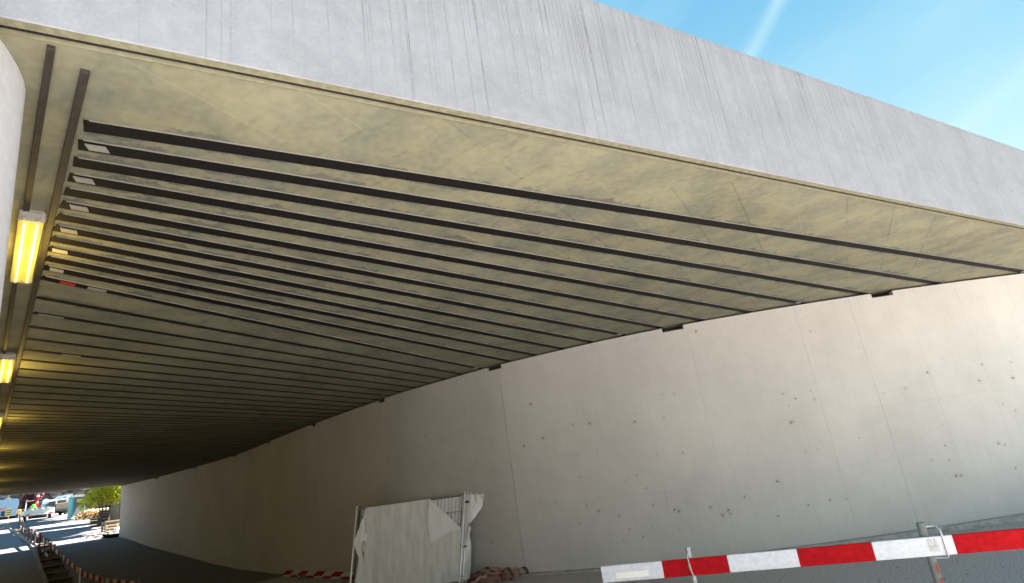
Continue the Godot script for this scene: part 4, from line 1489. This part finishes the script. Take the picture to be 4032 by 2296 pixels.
	# warning beacon board and lamp at the head of the barrier
	t = thing("hazard_board", "yellow and black striped hazard board beside the pale blue van", "sign", at_far(-66.0, -78.1), FACE)
	for k in 7:
		st = begin()
		prism(st, PackedVector2Array([Vector2(-0.24, 0.32 + 0.13 * k), Vector2(0.24, 0.40 + 0.13 * k), Vector2(0.24, 0.53 + 0.13 * k), Vector2(-0.24, 0.45 + 0.13 * k)]), 0.0, 0.03)
		obj("stripe", st, M.yellow if k % 2 == 0 else M.black, t)
	st = begin()
	tube(st, [Vector3(0, 0, -0.03), Vector3(0, 1.3, -0.03)], 0.03, 8)
	obj("post", st, M.galv, t)
	t = thing("warning_lamp", "round amber warning lamp on a post at the far end of the barrier", "lamp", at_far(-54.6, -65.9), FACE)
	st = begin()
	tube(st, [Vector3(0, 0, 0), Vector3(0, 0.72, 0)], 0.03, 8)
	obj("post", st, M.galv, t)
	st = begin()
	tube(st, [Vector3(0, 0.95, -0.06), Vector3(0, 0.95, -0.02), Vector3(0, 0.95, 0.06), Vector3(0, 0.95, 0.09)], 0.21, 16, 0.15)
	obj("lens", st, M.amber, t)
	st = begin()
	box(st, Vector3(0, 0.72, 0), Vector3(0.20, 0.10, 0.14), 0.02)
	obj("battery_case", st, M.yellow, t)
	t = thing("cross_plank", "red and white plank closing the head of the barrier before the trailer", "barrier", at_far(-53.3, -66.2), FACE)
	for k in 5:
		st = begin()
		box(st, Vector3(-0.5 + 0.45 * k, 0.62, 0), Vector3(0.449, 0.16, 0.03), 0.003)
		obj("white_field" if k % 2 else "red_field", st, M.white if k % 2 else M.red, t)
	for x in [-0.5, 1.2]:
		st = begin()
		tube(st, [Vector3(x, 0, -0.04), Vector3(x, 0.75, -0.04)], 0.025, 8)
		obj("post", st, M.galv, t)

	# the long barrier between the lanes
	t = thing("barrier_fence", "receding fence of red and white planks on posts beside the trench", "fence")
	var posts := [Vector2(-9.2, -14.6), Vector2(-11.9, -17.4), Vector2(-14.6, -20.2), Vector2(-17.3, -22.95), Vector2(-19.15, -24.8), Vector2(-19.95, -25.5), Vector2(-20.75, -26.25), Vector2(-21.65, -27.1), Vector2(-22.7, -28.2), Vector2(-23.9, -29.5), Vector2(-25.4, -31.2), Vector2(-27.6, -33.8), Vector2(-30.5, -37.2), Vector2(-34.4, -41.9), Vector2(-38.8, -47.0), Vector2(-43.0, -52.0)]
	for k in posts.size():
		var p := on_ground(posts[k])
		st = begin()
		box(st, p + Vector3(0, 0.33, 0), Vector3(0.05, 0.76, 0.05), 0.006, Basis(Vector3.UP, FACE))
		box(st, p + Vector3(0, 0.02, 0), Vector3(0.30, 0.05, 0.12), 0.01, Basis(Vector3.UP, FACE))
		obj("post", st, M.white_paint if k == 2 else M.brown_box, t)
		if k == posts.size() - 1:
			break
		var q := on_ground(posts[k + 1])
		for lvl in [0.55, 0.12]:
			if lvl < 0.2 and k < 4:
				continue
			var n := maxi(2, int(p.distance_to(q) / 0.45))
			for j in n:
				var u := p.lerp(q, float(j) / n) + Vector3(0, lvl, 0)
				var v := p.lerp(q, float(j + 1) / n) + Vector3(0, lvl, 0)
				var d := (v - u).normalized()
				st = begin()
				var z := d.cross(Vector3.UP).normalized()
				box(st, (u + v) * 0.5 + z * 0.035, Vector3(u.distance_to(v) * 0.998, 0.14 if lvl > 0.2 else 0.10, 0.022), 0.0, Basis(d, z.cross(d), z))
				obj("white_field" if (j + k) % 2 else "red_field", st, M.white if (j + k) % 2 else M.red, t)

	# stacks by the verge
	for q in [[-26.0, -37.0, 4, 0.42, "low stack of black plastic crates on the verge"], [-26.15, -37.85, 7, 0.42, "tall stack of black plastic crates beside the low one"]]:
		for k in q[2]:
			var c := thing("plastic_crate", "black plastic crate, " + ["lowest", "second", "third", "fourth", "fifth", "sixth", "seventh"][k] + " from the ground in the " + ("low stack" if q[2] == 4 else "tall stack"), "crate", at_far(q[0], q[1], 0.12 * k + 0.02), FACE + 0.15 + rng.randf_range(-0.04, 0.04), "stacked black crates")
			st = begin()
			box(st, Vector3(0, 0.05, 0), Vector3(0.50, 0.07, 0.42), 0.01)
			obj("tub", st, M.black, c)
			st = begin()
			box(st, Vector3(0, 0.095, 0), Vector3(0.54, 0.018, 0.46), 0.004)
			obj("rim", st, M.dark_steel, c)
	# grey timber stockade
	t = thing("timber_wall", "weathered wall of upright timber posts on the verge by the tunnel mouth", "wall")
	for k in 9:
		var p := Vector2(-26.2, -38.75).lerp(Vector2(-25.9, -40.6), k / 8.0)
		st = begin()
		var h := 1.05 + rng.randf_range(-0.06, 0.06)
		var b := on_ground(p)
		tube(st, [b + Vector3(0, -0.2, 0), b + Vector3(rng.randf_range(-0.02, 0.02), h, 0)], 0.165, 9)
		obj("timber_post", st, M.wood if k % 3 != 1 else M.kerb, t)
	# pallet box with rubble
	t = thing("pallet_box", "broken wooden pallet box full of red brick by the tunnel wall", "box", at_far(-20.75, -30.75), FACE + 0.2)
	for k in 4:
		st = begin()
		box(st, Vector3(0, 0.07 + 0.13 * k, 0.28), Vector3(0.78, 0.07, 0.03), 0.003)
		obj("slat", st, M.wood_pale, t)
		st = begin()
		box(st, Vector3(-0.40, 0.07 + 0.13 * k, 0), Vector3(0.03, 0.07, 0.56), 0.003)
		obj("slat", st, M.wood_pale, t)
	for x in [-0.38, 0.38]:
		for z in [-0.27, 0.25]:
			st = begin()
			box(st, Vector3(x, 0.26, z), Vector3(0.07, 0.52, 0.07), 0.004)
			obj("corner_post", st, M.wood_pale, t)
	st = begin()
	box(st, Vector3(0, 0.52, 0), Vector3(0.86, 0.04, 0.62), 0.005)
	obj("lid", st, M.wood_pale, t)
	for k in 14:
		st = begin()
		box(st, Vector3.ZERO, Vector3(0.20, 0.07, 0.10), 0.006)
		var o := obj("brick", st, M.brick_red)
		o.position = t.position + Vector3(rng.randf_range(-0.30, 0.30), 0.04 + 0.075 * int(k / 4.0), rng.randf_range(-0.18, 0.18))
		o.rotation = Vector3(0, rng.randf() * 3.0, 0)
		tag(o, "red brick heaped inside the broken pallet box", "brick", "bricks in the pallet box")
	t = thing("rubble_sack", "white builder's sack slumped before the pallet box", "sack", at_far(-20.2, -30.2))
	st = begin()
	lump(st, Vector3(0, 0.11, 0), Vector3(0.19, 0.14, 0.16), 81, 0.3, 12, 8)
	obj("sack_body", st, M.white_paint, t)
	st = begin()
	lump(st, Vector3(0.05, 0.25, 0), Vector3(0.06, 0.06, 0.05), 82, 0.4, 8, 6)
	obj("sack_neck", st, M.white_paint, t)
	for k in 26:
		st = begin()
		var r := rng.randf_range(0.04, 0.11)
		lump(st, Vector3.ZERO, Vector3(r * 1.2, r * 0.7, r), 900 + k, 0.35, 7, 5)
		var o := obj("rubble_stone", st, M.rubble)
		var p := Vector2(-20.0, -29.6) + Vector2(rng.randf_range(-1.2, 0.6), rng.randf_range(-0.7, 0.7))
		o.position = on_ground(p, r * 0.3)
		tag(o, "broken stone in the pale rubble at the foot of the tunnel mouth", "stone", "rubble at the tunnel mouth")
	for k in 3:
		st = begin()
		tube(st, [Vector3(-0.3, 0.07, 0), Vector3(0.3, 0.07, 0.05)], 0.075, 12, -1.0, false)
		tube(st, [Vector3(-0.3, 0.07, 0), Vector3(0.3, 0.07, 0.05)], 0.055, 12, -1.0, false)
		var o := obj("drain_pipe", st, M.black)
		o.position = at_far(-19.35 - 0.28 * k, -28.72 - 0.12 * k, 0.01)
		o.rotation.y = 1.0 + 0.6 * k
		tag(o, ["short black pipe lying closest to the end of the tunnel wall", "short black pipe lying between two others by the rubble", "short black pipe lying farthest out on the road by the rubble"][k], "pipe")

	# plants
	t = thing("bush", "bright lime green bush overhanging the timber wall beyond the mouth", "bush", at_far(-29.9, -43.4), 0.0)
	st = begin()
	for k in 9:
		var a := TAU * k / 9.0
		tube(st, [Vector3(cos(a) * 0.15, 0, sin(a) * 0.15), Vector3(cos(a) * 0.4, 1.2, sin(a) * 0.4), Vector3(cos(a) * 1.1, 2.0, sin(a) * 1.1)], 0.035, 5, 0.012)
	obj("stems", st, M.bark, t)
	st = begin()
	foliage(st, [[Vector3(-0.6, 1.55, 0.2), Vector3(0.85, 0.6, 0.8)], [Vector3(0.5, 1.7, -0.1), Vector3(0.9, 0.75, 0.8)], [Vector3(0.1, 2.3, -0.3), Vector3(1.3, 0.7, 1.0)], [Vector3(1.5, 1.9, -0.8), Vector3(0.8, 0.8, 0.7)], [Vector3(-1.1, 1.2, 0.5), Vector3(0.5, 0.3, 0.4)]], 4200, 0.095, 0.2)
	obj("leaves", st, M.leaf_lime, t)
	t = thing("dry_plants", "dry golden plants growing on the verge right of the portable toilet", "plants", at_far(-36.0, -50.6))
	st = begin()
	foliage(st, [[Vector3(0, 0.35, 0), Vector3(0.8, 0.42, 0.7)], [Vector3(0.9, 0.3, -0.3), Vector3(0.8, 0.35, 0.7)], [Vector3(-0.6, 0.25, 0.4), Vector3(0.5, 0.3, 0.5)]], 1100, 0.09)
	obj("stalks", st, M.leaf_gold, t)
	t = thing("red_shrub", "dark red shrub growing against the stone wall behind the crane truck", "shrub", at_far(-63.3, -77.6))
	st = begin()
	foliage(st, [[Vector3(0, 1.5, 0), Vector3(0.9, 1.4, 0.7)], [Vector3(0.8, 2.6, -0.2), Vector3(0.9, 0.8, 0.7)]], 1500, 0.16)
	obj("leaves", st, M.leaf_red, t)
	# stone wall across the back
	t = thing("stone_wall", "rough grey-brown stone retaining wall across the end of the road", "wall")
	var w0 := Vector2(-73.5, -76.5)
	var w1 := Vector2(-46.0, -97.0)
	st = begin()
	var wd := (w1 - w0).normalized()
	var wn := Vector2(-wd.y, wd.x)
	if wn.dot(Vector2(0.6, 0.78)) < 0.0:
		wn = -wn
	quad(st, v3(w0, 3.0), v3(w1, 3.0), v3(w1 , 11.6), v3(w0, 11.6), v3(wn, 0))
	quad(st, v3(w0 - wn, 3.0), v3(w1 - wn, 3.0), v3(w1 - wn, 11.6), v3(w0 - wn, 11.6), v3(-wn, 0))
	quad(st, v3(w0 - wn, 11.6), v3(w1 - wn, 11.6), v3(w1, 11.6), v3(w0, 11.6), Vector3.UP)
	obj("wall_core", st, M.rock, t)
	var variants := []
	for k in 5:
		st = begin()
		lump(st, Vector3.ZERO, Vector3(0.62, 0.34, 0.34), 950 + k, 0.3, 8, 5)
		variants.append(finish(st))
	var shades := [M.rock, grainy(lin(0.24, 0.22, 0.21), 1.0, 1.1, grain_texture(91, 0.09, 1.0, false, 0.5)), grainy(lin(0.10, 0.085, 0.085), 1.0, 1.1, grain_texture(92, 0.09, 1.0, false, 0.5))]
	var wlen := w0.distance_to(w1)
	for r in 7:
		for k in 28:
			var p := w0 + wd * ((k + 0.5 * (r % 2)) * wlen / 28.0)
			var o := put("stone", variants[(k * 3 + r) % 5], shades[(k * 7 + r * 5 + int(k / 3.0)) % 3], t)
			o.position = v3(p + wn * 0.05, 5.0 + 0.62 * r + rng.randf_range(-0.08, 0.08))
			o.rotation = Vector3(rng.randf_range(-0.2, 0.2), atan2(-wd.y, wd.x), rng.randf_range(-0.15, 0.15))
			o.scale = Vector3.ONE * rng.randf_range(0.85, 1.15)
	# trees on the right bank and behind the stone wall
	var names := ["green tree on the right bank closest to the tunnel mouth", "green tree on the right bank above the black crates", "green tree on the right bank behind the lime bush", "green tree on the right bank short of the portable toilet", "green tree on the right bank level with the portable toilet", "green tree on the right bank behind the portable toilet", "green tree on the right bank level with the flatbed trailer", "green tree on the right bank level with the crane truck", "farthest green tree on the right bank"]
	var where := [[38.0, 9.0], [42.2, 10.0], [46.0, 10.4], [51.0, 10.5], [62.5, 10.0], [66.6, 10.8], [70.6, 10.6], [75.0, 11.2], [81.0, 12.0]]
	for k in 9:
		tree("broadleaf_tree", names[k], AX * where[k][0] + SIDE * where[k][1], 11.4 + 0.4 * (k % 3), 2.8, M.leaf_green, 6000, 0.29)
	tree("broadleaf_tree", "dark tree behind the stone wall above the crane truck", Vector2(-62.0, -89.0), 12.0, 4.5, M.leaf_dark, 2600, 0.28)
	tree("broadleaf_tree", "dark tree behind the stone wall above the pale blue van", Vector2(-75.0, -82.0), 12.0, 4.5, M.leaf_dark, 2600, 0.28)
	tree("broadleaf_tree", "dark tree behind the right end of the stone wall", Vector2(-50.0, -96.5), 12.0, 4.5, M.leaf_dark, 2600, 0.28)

# ------------------------------------------------------------------
func _ready() -> void:
	rng.seed = 20240611
	var cam := Camera3D.new()
	cam.name = "camera"
	cam.fov = rad_to_deg(2.0 * atan(1148.0 / 2403.6))
	cam.near = 0.05
	cam.far = 600.0
	cam.position = Vector3(0, EYE, 0)
	cam.basis = Basis(Vector3.RIGHT, 0.29734) * Basis(Vector3.BACK, -0.14303)
	add_child(cam)
	cam.current = true
	var env := Environment.new()
	env.background_mode = Environment.BG_SKY
	var sky := Sky.new()
	var pano := PanoramaSkyMaterial.new()
	pano.panorama = ImageTexture.create_from_image(sky_image())
	sky.sky_material = pano
	env.sky = sky
	env.ambient_light_source = Environment.AMBIENT_SOURCE_SKY
	env.tonemap_mode = Environment.TONE_MAPPER_LINEAR
	env.tonemap_exposure = SHOWN
	env.sdfgi_enabled = true
	env.ssao_enabled = true
	env.ssil_enabled = true
	var we := WorldEnvironment.new()
	we.environment = env
	add_child(we)
	var sun := DirectionalLight3D.new()
	sun.name = "sun"
	sun.light_energy = 1.6
	sun.light_color = Color(1.0, 0.965, 0.91)
	sun.light_angular_distance = 0.5
	sun.shadow_enabled = true
	add_child(sun)
	sun.look_at_from_position(toward(50.5, 45.0) * 50.0, Vector3.ZERO, Vector3.UP)

	trace_wall()
	materials()
	var beams := beam_lines()
	build_ground()
	build_deck(beams)
	build_right_wall()
	build_left_wall()
	build_lamps()
	build_barrier()
	build_fence()
	build_small_near()
	build_far()
